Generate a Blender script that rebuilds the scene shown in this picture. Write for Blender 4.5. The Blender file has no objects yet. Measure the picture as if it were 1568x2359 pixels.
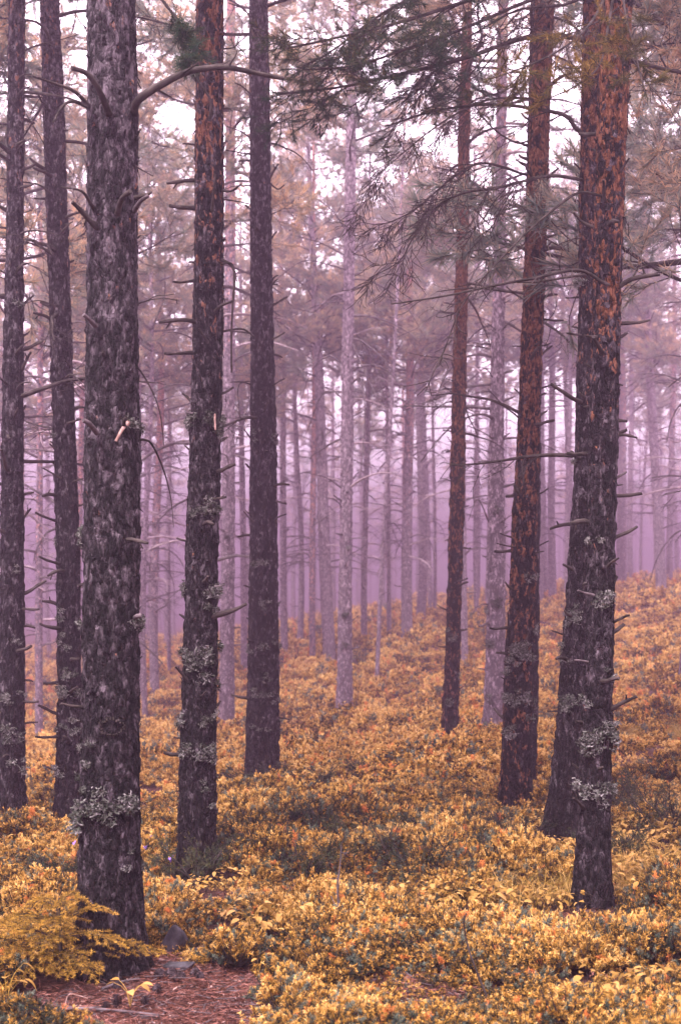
import bpy, math, random
import numpy as np
from mathutils import Vector, kdtree

# ------------------------------------------------------------------ camera, sky, sun, exposure
SC = bpy.context.scene
COL = SC.collection
FPX, CX, CY, CAMZ = 3144.0, 784.0, 1400.0, 1.7      # focal length and level line, in a 1568 x 2359 frame

cam = bpy.data.cameras.new('camera')
cam.sensor_fit = 'HORIZONTAL'
cam.angle = 2 * math.atan(784.0 / FPX)
cam.shift_y = (CY - 2359 / 2) / 1568.0
cam.clip_end = 2000
cam.dof.use_dof = True
cam.dof.focus_distance = 8.2
cam.dof.aperture_fstop = 5.6
cam_o = bpy.data.objects.new('camera', cam)
cam_o.location = (0, 0, CAMZ)
cam_o.rotation_euler = (math.radians(90), 0, 0)
COL.objects.link(cam_o)
SC.camera = cam_o

SUN_EL, SUN_AZ = math.radians(58), math.radians(-150)   # azimuth from +Y, clockwise: behind the camera on the left
world = bpy.data.worlds.new('World')
SC.world = world
world.use_nodes = True
wn, wl = world.node_tree.nodes, world.node_tree.links
wn.clear()
sky = wn.new('ShaderNodeTexSky')
sky.sky_type = 'NISHITA'
sky.sun_disc = False
sky.sun_elevation = SUN_EL
sky.sun_rotation = SUN_AZ
sky.dust_density = 4.0
hs = wn.new('ShaderNodeHueSaturation'); hs.inputs['Saturation'].default_value = 0.0
wl.new(sky.outputs[0], hs.inputs['Color'])
ov = wn.new('ShaderNodeMix'); ov.data_type = 'RGBA'; ov.inputs[0].default_value = 0.75   # cloud deck
wl.new(hs.outputs[0], ov.inputs[6]); ov.inputs[7].default_value = (9.0, 9.0, 9.0, 1)
tint = wn.new('ShaderNodeMix'); tint.data_type = 'RGBA'; tint.blend_type = 'MULTIPLY'; tint.inputs[0].default_value = 1
wl.new(ov.outputs[2], tint.inputs[6]); tint.inputs[7].default_value = (1.0, 0.83, 0.97, 1)
bg = wn.new('ShaderNodeBackground'); bg.inputs['Strength'].default_value = 0.15
wl.new(tint.outputs[2], bg.inputs['Color'])
wo = wn.new('ShaderNodeOutputWorld'); wl.new(bg.outputs[0], wo.inputs['Surface'])

sun = bpy.data.lights.new('sun', 'SUN')
sun.energy = 1.5; sun.angle = math.radians(14); sun.color = (1.0, 0.93, 0.92)
sun_o = bpy.data.objects.new('sun', sun)
dv = Vector((math.sin(SUN_AZ) * math.cos(SUN_EL), math.cos(SUN_AZ) * math.cos(SUN_EL), math.sin(SUN_EL)))
sun_o.rotation_euler = dv.to_track_quat('Z', 'Y').to_euler()
sun_o.location = (-10, -10, 40)
COL.objects.link(sun_o)

vs = SC.view_settings
vs.view_transform = 'Standard'; vs.look = 'None'; vs.gamma = 1.0; vs.use_curve_mapping = False
vs.exposure = 3.12
SC.cycles.max_bounces = 4
SC.cycles.diffuse_bounces = 2
SC.cycles.volume_bounces = 1
SC.cycles.transparent_max_bounces = 4
SC.cycles.use_denoising = True
SC.cycles.use_adaptive_sampling = False

RNG = np.random.default_rng(11)
HAZE_DENSITY = 0.0140

# ------------------------------------------------------------------ noise, terrain, pixel helpers
def _hash(ix, iy, iz, seed):
    h = (ix.astype(np.int64) * 374761393 + iy.astype(np.int64) * 668265263 + iz.astype(np.int64) * 2147483647 + seed * 1274126177) & 0xFFFFFFFF
    h = ((h ^ (h >> 13)) * 1274126177) & 0xFFFFFFFF
    h = ((h ^ (h >> 16)) * 2246822519) & 0xFFFFFFFF
    return ((h ^ (h >> 15)) & 0xFFFFFF) / float(0xFFFFFF)

def vnoise(x, y, z=None, seed=0):
    x = np.asarray(x, float); y = np.asarray(y, float)
    z = np.zeros_like(x) if z is None else np.asarray(z, float)
    ix, iy, iz = np.floor(x), np.floor(y), np.floor(z)
    fx, fy, fz = x - ix, y - iy, z - iz
    fx, fy, fz = fx * fx * (3 - 2 * fx), fy * fy * (3 - 2 * fy), fz * fz * (3 - 2 * fz)
    r = 0
    for a in (0, 1):
        for b in (0, 1):
            for c in (0, 1):
                w = (fx if a else 1 - fx) * (fy if b else 1 - fy) * (fz if c else 1 - fz)
                r = r + w * _hash(ix + a, iy + b, iz + c, seed)
    return r

def fbm(x, y, z=None, seed=0, octv=4):
    r, a, t = 0, 1.0, 0
    x = np.asarray(x, float); y = np.asarray(y, float); z = None if z is None else np.asarray(z, float)
    for o in range(octv):
        r = r + a * vnoise(x * 2 ** o, y * 2 ** o, None if z is None else z * 2 ** o, seed + o * 17)
        t += a; a *= 0.5
    return r / t

def sstep(a, b, v):
    t = np.clip((np.asarray(v, float) - a) / (b - a), 0, 1)
    return t * t * (3 - 2 * t)

_CK = np.array([[-60, 0], [8, 0], [12, -.08], [16, -.25], [22, -.55], [30, -.65], [38, -.1], [44, .3], [52, .65], [70, 1.0], [100, 1.2], [900, 1.2]])
_SK = np.array([[-60, 0], [8, 0], [14, .055], [20, .10], [38, .165], [900, .165]])
def _soft(K, y):     # terrain knots, rounded off
    return sum(np.interp(y + o, K[:, 0], K[:, 1]) for o in (-2.4, -1.2, 0, 1.2, 2.4)) / 5
def ground_z(x, y):
    x = np.asarray(x, float); y = np.asarray(y, float)
    s = sstep(7, 28, y)
    big = _soft(_CK, y) + _soft(_SK, y) * 14 * np.tanh(x / 14)
    return big + 0.10 * (fbm(x * 0.55, y * 0.55, seed=3, octv=3) - 0.5) * (1 + s) + 0.05 * (fbm(x * 2.3, y * 2.3, seed=9, octv=3) - 0.5)

def gz(x, y): return float(ground_z(np.array([x]), np.array([y]))[0])

def at(px, py, Y):
    return np.array([(px - CX) / FPX * Y, Y, CAMZ - (py - CY) / FPX * Y])

def on_ground(px, py, ymax=64.0):
    """the point of the hillside that lies under this direction of view"""
    Y = np.linspace(3, ymax, 4000)
    z = CAMZ - (py - CY) / FPX * Y
    d = z - ground_z((px - CX) / FPX * Y, Y)
    k = np.argmax(d <= 0)
    if d[k] > 0: k = len(Y) - 1
    return np.array([(px - CX) / FPX * Y[k], Y[k], gz((px - CX) / FPX * Y[k], Y[k])])

# ------------------------------------------------------------------ mesh helpers
class MB:
    def __init__(s): s.v = []; s.f = []; s.m = []; s.a = []; s.n = 0
    def add(s, v, f, mat=0, val=0.5):
        v = np.asarray(v, float).reshape(-1, 3); f = np.asarray(f, int)
        s.v.append(v); s.f.append(f + s.n); s.m.append(np.full(len(f), mat, int) if np.isscalar(mat) else mat)
        s.a.append(np.full(len(f), val, float) if np.isscalar(val) else np.asarray(val, float)); s.n += len(v)
    def mesh(s, name, mats, smooth=False, vattrs=None):
        me = bpy.data.meshes.new(name)
        V = np.concatenate(s.v) if s.v else np.zeros((0, 3))
        me.vertices.add(len(V)); me.vertices.foreach_set('co', V.astype(np.float32).ravel())
        loops = np.concatenate([f.ravel() for f in s.f]); tot = np.concatenate([np.full(len(f), f.shape[1]) for f in s.f])
        start = np.concatenate([[0], np.cumsum(tot)[:-1]])
        me.loops.add(len(loops)); me.loops.foreach_set('vertex_index', loops.astype(np.int32))
        me.polygons.add(len(tot)); me.polygons.foreach_set('loop_start', start.astype(np.int32))
        me.polygons.foreach_set('material_index', np.concatenate(s.m).astype(np.int32))
        if smooth: me.polygons.foreach_set('use_smooth', np.ones(len(tot), bool))
        at_ = me.attributes.new('tone', 'FLOAT', 'FACE'); at_.data.foreach_set('value', np.concatenate(s.a).astype(np.float32))
        for k, d in (vattrs or {}).items():
            q = me.attributes.new(k, 'FLOAT', 'POINT'); q.data.foreach_set('value', np.asarray(d, np.float32))
        for m in mats: me.materials.append(m)
        me.update(calc_edges=True)
        return me

def obj(name, me, parent=None, loc=(0, 0, 0), rot=(0, 0, 0), scale=(1, 1, 1)):
    o = bpy.data.objects.new(name, me)
    o.location = loc; o.rotation_euler = rot; o.scale = scale
    if parent is not None: o.parent = parent
    COL.objects.link(o)
    return o

def tag(o, label, cat, group=None):
    o['label'] = label; o['category'] = cat
    if group: o['group'] = group
    return o

def thing(name, label, cat, loc=(0, 0, 0), group=None):
    return tag(obj(name, None, loc=loc), label, cat, group)

def unit(v):
    v = np.asarray(v, float); return v / (np.linalg.norm(v, axis=-1, keepdims=True) + 1e-9)

def spline(pts, n):
    P = np.asarray(pts, float)
    if len(P) == 2: return P[0] + (P[1] - P[0]) * np.linspace(0, 1, n)[:, None]
    Q = np.vstack([2 * P[0] - P[1], P, 2 * P[-1] - P[-2]])
    seg = np.linalg.norm(np.diff(P, axis=0), axis=1); cum = np.concatenate([[0], np.cumsum(seg)])
    s = np.linspace(0, cum[-1], n); k = np.clip(np.searchsorted(cum, s, 'right') - 1, 0, len(seg) - 1)
    t = ((s - cum[k]) / seg[k])[:, None]
    a, b, c, d = Q[k], Q[k + 1], Q[k + 2], Q[k + 3]
    return 0.5 * (2 * b + (c - a) * t + (2 * a - 5 * b + 4 * c - d) * t ** 2 + (3 * b - a - 3 * c + d) * t ** 3)

def tube(mb, P, R, sides=6, mat=0, val=0.5, cap=True):
    P = np.asarray(P, float); n = len(P); R = np.broadcast_to(np.asarray(R, float), (n,))
    T = unit(np.gradient(P, axis=0))
    up = np.where(np.abs(T[:, 2:3]) > 0.9, np.array([[1.0, 0, 0]]), np.array([[0, 0, 1.0]]))
    if np.abs(T[:, 2]).max() > 0.9: up = np.tile([[0.83, 0.55, 0.05]], (n, 1))
    A = unit(np.cross(T, up)); B = np.cross(A, T)
    th = np.linspace(0, 2 * math.pi, sides, endpoint=False)
    ring = (np.cos(th)[None, :, None] * A[:, None] + np.sin(th)[None, :, None] * B[:, None]) * R[:, None, None] + P[:, None]
    i = np.arange(n - 1)[:, None] * sides; j = np.arange(sides)[None]; j2 = (j + 1) % sides
    F = np.stack([i + j, i + j2, i + sides + j2, i + sides + j], -1).reshape(-1, 4)
    mb.add(ring.reshape(-1, 3), F, mat, val)
    if cap:
        for r0, c in ((ring[0][::-1], P[0]), (ring[-1], P[-1])):
            k = np.arange(sides)
            mb.add(np.vstack([r0, c[None]]), np.stack([k, (k + 1) % sides, np.full(sides, sides)], -1), mat, val)

def needles(mb, O, D, L, W, mat, val, rng):
    """thin pointed blades, one triangle each"""
    O = np.asarray(O, float); n = len(O)
    if n == 0: return
    D = unit(D); S = unit(np.cross(D, rng.normal(size=(n, 3))))
    L = np.broadcast_to(L, (n,))[:, None]; W = np.broadcast_to(W, (n,))[:, None]
    V = np.stack([O - S * W / 2, O + S * W / 2, O + D * L], 1).reshape(-1, 3)
    mb.add(V, np.arange(3 * n).reshape(-1, 3), mat, val)

def blades(mb, O, D, L, W, mat, val, rng):
    """flat leaf needles, widest in the middle, two triangles each"""
    O = np.asarray(O, float); n = len(O)
    D = unit(D); S = unit(np.cross(D, rng.normal(size=(n, 3))))
    L = np.broadcast_to(L, (n,))[:, None]; W = np.broadcast_to(W, (n,))[:, None]
    V = np.stack([O, O + D * L * 0.45 - S * W / 2, O + D * L, O + D * L * 0.45 + S * W / 2], 1).reshape(-1, 3)
    mb.add(V, np.arange(4 * n).reshape(-1, 4), mat, val)

# ------------------------------------------------------------------ materials
def mat_new(name, rough=0.9):
    m = bpy.data.materials.new(name); m.use_nodes = True
    nt = m.node_tree; b = nt.nodes['Principled BSDF']
    b.inputs['Roughness'].default_value = rough
    b.inputs['Specular IOR Level'].default_value = 0.12
    return m, nt, b

class N:
    def __init__(s, nt): s.t = nt
    def node(s, typ, **k):
        n = s.t.nodes.new(typ)
        for a, v in k.items(): setattr(n, a, v)
        return n
    def link(s, a, b): s.t.links.new(a, b)
    def coord(s, kind='Object', scale=(1, 1, 1)):
        c = s.node('ShaderNodeTexCoord'); m = s.node('ShaderNodeMapping'); m.inputs['Scale'].default_value = scale
        s.link(c.outputs[kind], m.inputs[0]); return m.outputs[0]
    def world(s, scale=(1, 1, 1)):
        c = s.node('ShaderNodeNewGeometry'); m = s.node('ShaderNodeMapping'); m.inputs['Scale'].default_value = scale
        s.link(c.outputs['Position'], m.inputs[0]); return m.outputs[0]
    def noise(s, vec, scale, detail=4, rough=0.55, dist=0.0):
        n = s.node('ShaderNodeTexNoise'); n.inputs['Scale'].default_value = scale; n.inputs['Detail'].default_value = detail
        n.inputs['Roughness'].default_value = rough; n.inputs['Distortion'].default_value = dist
        s.link(vec, n.inputs['Vector']); return n.outputs['Fac']
    def ramp(s, fac, stops, interp='LINEAR'):
        r = s.node('ShaderNodeValToRGB'); cr = r.color_ramp; cr.interpolation = interp
        while len(cr.elements) < len(stops): cr.elements.new(0.5)
        for e, (p, c) in zip(cr.elements, stops):
            e.position = p; e.color = (c[0], c[1], c[2], 1) if not np.isscalar(c) else (c, c, c, 1)
        s.link(fac, r.inputs[0]); return r.outputs[0]
    def mix(s, f, a, b, typ='MIX'):
        m = s.node('ShaderNodeMix', data_type='RGBA', blend_type=typ)
        for i, v in ((0, f), (6, a), (7, b)):
            if isinstance(v, (int, float)): m.inputs[i].default_value = v
            elif isinstance(v, tuple): m.inputs[i].default_value = (v[0], v[1], v[2], 1)
            else: s.link(v, m.inputs[i])
        return m.outputs[2]
    def math(s, op, a, b=0.0):
        m = s.node('ShaderNodeMath', operation=op)
        for i, v in ((0, a), (1, b)):
            if isinstance(v, (int, float)): m.inputs[i].default_value = v
            else: s.link(v, m.inputs[i])
        return m.outputs[0]
    def attr(s, name):
        a = s.node('ShaderNodeAttribute'); a.attribute_name = name; return a.outputs['Fac']
    def rand(s):
        o = s.node('ShaderNodeObjectInfo'); return o.outputs['Random']
    def bump(s, h, b, strength=0.5, dist=0.02):
        n = s.node('ShaderNodeBump'); n.inputs['Strength'].default_value = strength; n.inputs['Distance'].default_value = dist
        s.link(h, n.inputs['Height']); s.link(n.outputs[0], b.inputs['Normal'])

def bark_material(name, dark, grey, pale, red):
    m, nt, b = mat_new(name, 0.92); n = N(nt)
    v = n.coord('Object', (1, 1, 0.45)); v2 = n.coord('Object', (1, 1, 0.3))
    big = n.noise(v, 26, 6, 0.68, 0.4); fine = n.noise(v2, 110, 5, 0.75, 0.3); patch = n.noise(v, 17, 6, 0.65, 0.5)
    wn_ = n.node('ShaderNodeTexNoise'); wn_.inputs['Scale'].default_value = 45; wn_.inputs['Detail'].default_value = 4; n.link(v, wn_.inputs['Vector'])
    wv = n.node('ShaderNodeVectorMath', operation='MULTIPLY_ADD'); n.link(wn_.outputs['Color'], wv.inputs[0]); wv.inputs[1].default_value = (0.030, 0.030, 0.030); n.link(v, wv.inputs[2])
    def cells(sc):
        q = n.node('ShaderNodeTexVoronoi'); q.inputs['Scale'].default_value = sc; n.link(wv.outputs[0], q.inputs['Vector'])
        e = n.node('ShaderNodeTexVoronoi', feature='DISTANCE_TO_EDGE'); e.inputs['Scale'].default_value = sc; n.link(wv.outputs[0], e.inputs['Vector'])
        sx = n.node('ShaderNodeSeparateXYZ'); n.link(q.outputs['Color'], sx.inputs[0]); return sx.outputs[0], e.outputs['Distance']
    c1, e1 = cells(34); c2, e2 = cells(75)
    plate = c1
    f = n.math('ADD', n.math('MULTIPLY', big, 0.62), n.math('ADD', n.math('MULTIPLY', n.math('ADD', c1, c2), 0.12), n.math('MULTIPLY', fine, 0.14)))
    f = n.math('ADD', f, n.math('MULTIPLY', n.math('SUBTRACT', n.attr('rise'), 0.45), 0.09))
    col = n.ramp(f, [(0.44, dark), (0.50, tuple(0.4 * (d + g) for d, g in zip(dark, grey))), (0.55, grey), (0.64, pale)])
    rf = n.math('ADD', n.math('ADD', n.math('MULTIPLY', patch, 1.15), n.math('MULTIPLY', n.math('ADD', c1, n.math('MULTIPLY', c2, .6)), 0.50)), n.math('SUBTRACT', n.attr('red'), 1.80))
    rmask = n.ramp(rf, [(0.0, 0.0), (0.10, 1.0)])
    redc = n.mix(n.ramp(n.math('ADD', n.math('MULTIPLY', fine, .5), n.math('MULTIPLY', big, .5)), [(0.40, 0.0), (0.62, 1.0)]), tuple(c * 0.22 for c in red), red)
    redc = n.mix(n.ramp(c2, [(0.55, 0.0), (0.95, 0.6)]), redc, tuple(min(1, c * 1.7 + .03) for c in red))
    col = n.mix(n.math('MULTIPLY', rmask, 0.88), col, redc)
    lich = n.ramp(n.noise(n.coord('Object', (1, 1, 0.7)), 30, 5, 0.7, 0.2), [(0.67, 0.0), (0.70, 1.0)])
    col = n.mix(n.math('MULTIPLY', lich, 0.55), col, pale)
    n.link(col, b.inputs['Base Color'])
    hgt = n.math('ADD', n.math('MULTIPLY', n.ramp(e1, [(0.0, 0.0), (0.18, 1.0)]), 0.8), n.math('ADD', n.math('MULTIPLY', n.ramp(e2, [(0.0, 0.0), (0.25, 1.0)]), 0.35), n.math('ADD', n.math('MULTIPLY', c1, .7), n.math('MULTIPLY', fine, .5))))
    n.bump(hgt, b, 1.0, 0.012)
    return m

M = {}
M['bark'] = bark_material('pine_bark', (0.0024, 0.002, 0.0024), (0.018, 0.0142, 0.0165), (0.10, 0.081, 0.092), (0.125, 0.042, 0.016))
M['bark_pale'] = bark_material('pine_bark_mottled', (0.003, 0.0026, 0.003), (0.027, 0.021, 0.0245), (0.098, 0.077, 0.089), (0.155, 0.052, 0.020))

M['bark_far'] = bark_material('light_painted_far_bark', (0.10, 0.075, 0.090), (0.24, 0.178, 0.210), (0.44, 0.33, 0.385), (0.46, 0.19, 0.14))  # far bark colour lightened to carry the lit, misty look of distant trunks

def simple(name, c0, c1, scale=8, rough=0.9, stretch=(1, 1, 1), bump=0.3, lo=0.35, hi=0.65):
    m, nt, b = mat_new(name, rough); n = N(nt)
    f = n.noise(n.coord('Object', stretch), scale, 5, 0.6)
    n.link(n.ramp(f, [(lo, c0), (hi, c1)]), b.inputs['Base Color'])
    if bump: n.bump(f, b, bump, 0.02)
    return m
M['wood_dark'] = simple('dead_branch_wood', (0.009, 0.007, 0.006), (0.045, 0.034, 0.031), 14)
M['wood_grey'] = simple('weathered_branch_wood', (0.030, 0.022, 0.023), (0.105, 0.082, 0.087), 14)
M['wood_pale'] = simple('bleached_branch_wood', (0.13, 0.092, 0.10), (0.33, 0.25, 0.27), 14)
M['cut'] = simple('broken_wood', (0.12, 0.065, 0.05), (0.30, 0.19, 0.165), 30)
M['rock'] = simple('grey_stone', (0.012, 0.011, 0.013), (0.055, 0.048, 0.054), 12, bump=0.8)
M['pale_rock'] = simple('pale_stone', (0.28, 0.25, 0.28), (0.5, 0.46, 0.5), 12, bump=0.5)
M['cone'] = simple('cone_scale', (0.008, 0.005, 0.006), (0.06, 0.042, 0.046), 60)
M['flower'] = simple('violet_petal', (0.22, 0.12, 0.5), (0.4, 0.26, 0.7), 30)

def leafy(name, stops, rand_amt=0.35, world_scale=0.9, rough=0.7, trans=0.25, spread=0.5, spread2=0.0):
    """tone per needle/leaf (its age, plus painted top light and gap shade), shifted by a slow world noise and by the plant"""
    m, nt, b = mat_new(name, rough); n = N(nt)
    w = n.noise(n.world(), world_scale, 3, 0.5)
    f = n.math('ADD', n.attr('tone'), n.math('MULTIPLY', n.math('SUBTRACT', w, 0.5), spread))
    if spread2: f = n.math('ADD', f, n.math('MULTIPLY', n.math('SUBTRACT', n.noise(n.world(), 3.6, 2, 0.5), 0.5), spread2))
    f = n.math('ADD', f, n.math('MULTIPLY', n.math('SUBTRACT', n.rand(), 0.5), rand_amt))
    col = n.ramp(f, stops)
    n.link(col, b.inputs['Base Color'])
    if trans:
        t = n.node('ShaderNodeBsdfTranslucent'); n.link(col, t.inputs['Color'])
        mx = n.node('ShaderNodeMixShader'); mx.inputs[0].default_value = trans
        n.link(b.outputs[0], mx.inputs[1]); n.link(t.outputs[0], mx.inputs[2])
        n.link(mx.outputs[0], nt.nodes['Material Output'].inputs['Surface'])
    return m
M['needle'] = leafy('pine_needles', [(0.0, (0.07, 0.10, 0.09)), (0.45, (0.19, 0.20, 0.165)), (0.72, (0.38, 0.27, 0.18)), (1.0, (0.64, 0.39, 0.21))], trans=0.55)  # colour lightened so the far crowns carry a painted glow of haze
M['needle_near'] = leafy('pine_needles_dark', [(0.0, (0.006, 0.020, 0.014)), (0.55, (0.016, 0.042, 0.023)), (0.85, (0.06, 0.062, 0.018)), (1.0, (0.15, 0.095, 0.025))])
M['needle_gold'] = leafy('pine_needles_golden', [(0.0, (0.012, 0.020, 0.010)), (0.4, (0.040, 0.038, 0.012)), (0.75, (0.13, 0.082, 0.016)), (1.0, (0.30, 0.17, 0.03))])
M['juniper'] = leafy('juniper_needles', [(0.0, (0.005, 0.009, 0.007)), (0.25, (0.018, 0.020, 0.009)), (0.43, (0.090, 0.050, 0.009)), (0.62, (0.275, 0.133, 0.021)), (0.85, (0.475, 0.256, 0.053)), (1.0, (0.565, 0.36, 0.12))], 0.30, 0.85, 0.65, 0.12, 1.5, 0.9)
M['juniper_dark'] = leafy('dark_juniper_needles', [(0.0, (0.006, 0.012, 0.009)), (0.35, (0.022, 0.030, 0.014)), (0.65, (0.085, 0.065, 0.018)), (1.0, (0.30, 0.18, 0.05))], 0.2, 1.5, 0.65, 0.1, 0.4)
M['juniper_blue'] = leafy('juniper_blue_needles', [(0.0, (0.007, 0.019, 0.016)), (1.0, (0.125, 0.14, 0.10))], 0.3)
M['juniper_rust'] = leafy('juniper_dead_needles', [(0.0, (0.16, 0.05, 0.015)), (1.0, (0.60, 0.20, 0.05))], 0.3)
M['broad'] = leafy('broad_leaf', [(0.0, (0.10, 0.058, 0.010)), (0.5, (0.27, 0.148, 0.032)), (1.0, (0.42, 0.25, 0.085))], 0.4, 1.3, 0.55, 0.3)
M['grass'] = leafy('dry_grass', [(0.0, (0.09, 0.058, 0.010)), (0.5, (0.28, 0.17, 0.032)), (1.0, (0.50, 0.31, 0.11))], 0.4, 1.2, 0.6, 0.3)
M['spruce'] = leafy('golden_spruce_needles', [(0.0, (0.05, 0.034, 0.006)), (0.45, (0.23, 0.128, 0.016)), (1.0, (0.56, 0.31, 0.058))], 0.3, 2.5, 0.6, 0.25, 0.3)
M['litter'] = leafy('fallen_needles', [(0.0, (0.012, 0.0045, 0.003)), (0.5, (0.062, 0.019, 0.012)), (1.0, (0.20, 0.085, 0.065))], 0.6, 3, 0.8, 0.0)
M['lichen'] = leafy('grey_lichen', [(0.0, (0.018, 0.021, 0.015)), (0.5, (0.065, 0.067, 0.055)), (1.0, (0.20, 0.183, 0.178))], 0.5, 2.0, 0.95, 0.1)

def ground_material():
    m, nt, b = mat_new('forest_floor_litter', 0.95); n = N(nt)
    w = n.world()
    a = n.noise(w, 1.1, 5, 0.6); f = n.noise(w, 38, 6, 0.75, 0.5); mid = n.noise(w, 9, 5, 0.65)
    litter = n.ramp(f, [(0.30, (0.010, 0.005, 0.004)), (0.50, (0.045, 0.018, 0.013)), (0.64, (0.11, 0.048, 0.036)), (0.78, (0.26, 0.15, 0.13))])
    moss = n.ramp(f, [(0.35, (0.02, 0.013, 0.006)), (0.65, (0.16, 0.085, 0.025))])
    col = n.mix(n.ramp(n.math('ADD', n.math('MULTIPLY', a, 0.6), n.math('MULTIPLY', mid, 0.4)), [(0.56, 0.0), (0.68, 1.0)]), litter, moss)
    n.link(col, b.inputs['Base Color'])
    n.bump(n.math('ADD', f, mid), b, 0.9, 0.03)
    return m
M['ground'] = ground_material()

# ------------------------------------------------------------------ the setting: ground
def build_ground():
    ys = np.concatenate([np.linspace(-180, 3, 70), 3 * (420 / 3) ** (np.linspace(0, 1, 360)[1:])])
    us = np.linspace(-1, 1, 301); us = np.sign(us) * np.abs(us) ** 1.5
    Y, U = np.meshgrid(ys, us, indexing='ij')
    X = U * (9 + 0.85 * np.abs(Y))
    Z = ground_z(X, Y)
    r, c = Y.shape
    i = np.arange(r - 1)[:, None] * c + np.arange(c - 1)[None]
    mb = MB(); mb.add(np.stack([X, Y, Z], -1), np.stack([i, i + 1, i + c + 1, i + c], -1).reshape(-1, 4))
    o = obj('ground', mb.mesh('ground', [M['ground']], True)); o['kind'] = 'structure'
build_ground()

# ------------------------------------------------------------------ branches
def tuft(mb, p, t, rng, n, L, W, mat, tone=(0.1, 0.9)):
    back = rng.random(n) ** 1.5
    O = p[None] - t[None] * (back * 0.09)[:, None]
    D = unit(t[None] * (0.25 + 0.9 * (1 - back))[:, None] + rng.normal(size=(n, 3)) * 0.55)
    needles(mb, O, D, L * rng.uniform(0.7, 1.1, n), W, mat, rng.uniform(*tone, n) * 0.7 + 0.3 * np.clip(D[:, 2] * 0.5 + 0.5, 0, 1), rng)  # needles pointing up get a lighter tone: top light painted in

def grow(mb, nb, pts, r0, r1, rng, twigs=8, tlen=0.5, tuft_p=0.0, tn=40, tl=0.06, tw=0.003, level=2, start=0.25, droop=0.3, sides=6, vert=0.35, curl=0.3, live_from=0.0, nmat=0):
    n = max(5, int(len(pts) * 3)) if level > 0 else 6
    P = spline(pts, n)
    R = np.linspace(r0, r1, n)
    tube(mb, P, R, sides if level > 1 else max(3, sides - 2), 0, rng.uniform(0.3, 0.7))
    T = unit(np.gradient(P, axis=0))
    seglen = np.linalg.norm(P[-1] - P[0])
    if level > 0:
        for i in range(twigs):
            t = start + (1 - start) * (i + rng.random()) / twigs
            k = min(n - 1, int(t * (n - 1)))
            side = unit(np.cross(T[k], [0, 0, 1]) + 1e-6) * (1 if (i % 2) else -1)
            d = unit(T[k] * rng.uniform(0.5, 1.0) + side * rng.uniform(0.4, 1.0) + np.array([0, 0, 1]) * rng.normal() * vert)
            L = tlen * rng.uniform(0.5, 1.2) * (1.1 - 0.55 * t)
            q = [P[k]]; dd = d.copy()
            for s in range(3):
                dd = unit(dd + np.array([0, 0, -droop * rng.uniform(0.3, 1.2) if s < 2 else curl * rng.uniform(0, 1.4)]) + rng.normal(size=3) * 0.18)
                q.append(q[-1] + dd * L / 3)
            rr = max(R[k] * 0.42, 0.0026)
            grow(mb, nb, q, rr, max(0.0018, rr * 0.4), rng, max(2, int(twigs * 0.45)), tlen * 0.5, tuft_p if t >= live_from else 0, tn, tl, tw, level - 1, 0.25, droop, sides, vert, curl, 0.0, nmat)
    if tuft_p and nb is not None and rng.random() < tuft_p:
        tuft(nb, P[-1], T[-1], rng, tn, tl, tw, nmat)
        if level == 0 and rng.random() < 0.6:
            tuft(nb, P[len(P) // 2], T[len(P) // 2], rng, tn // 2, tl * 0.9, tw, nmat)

# shared branch shapes: they leave the trunk along +X
def lib_dead(rng, wood='wood_grey'):
    mb = MB(); L = 1.0
    rise = rng.uniform(-0.1, 0.45); bend = rng.uniform(0.0, 0.75)
    p = [np.zeros(3)]; d = np.array([1, 0, rise])
    for s in range(5):
        d = unit(d + np.array([0, rng.normal() * 0.14, -bend * 0.3 + rng.normal() * 0.08])); p.append(p[-1] + d * L / 5)
    grow(mb, None, p, 0.019, 0.005, rng, int(rng.integers(5, 10)), 0.42, level=2, droop=0.22, sides=5, vert=0.4)
    return mb.mesh('dead_branch', [M[wood]], True)
def lib_arch(rng):
    mb = MB(); p = [np.zeros(3)]; d = unit(np.array([1, 0, 0.75]))
    for s in range(7):
        d = unit(d + np.array([0, rng.normal() * 0.1, -0.32 - 0.04 * s])); p.append(p[-1] + d * 0.17)
    grow(mb, None, p, 0.019, 0.005, rng, 4, 0.25, level=1, droop=0.3, sides=5)
    return mb.mesh('arched_branch', [M['wood_grey']], True)
def lib_stub(rng, pale=False):
    mb = MB(); d = unit(np.array([1, rng.normal() * 0.15, rng.uniform(-0.1, 0.6)])); p = [np.zeros(3)]
    for s in range(3):
        d = unit(d + rng.normal(size=3) * 0.14); p.append(p[-1] + d * 0.055)
    tube(mb, spline(p, 7), np.linspace(0.016, 0.009, 7) * rng.uniform(0.8, 1.2, 7), 6, 0)
    if rng.random() < 0.6: tube(mb, [p[2], p[2] + unit(d + rng.normal(size=3) * 0.7) * 0.05], [0.006, 0.003], 4, 0)
    return mb.mesh('branch_stub', [M['wood_grey'] if pale else M['wood_dark']], True)
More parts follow.
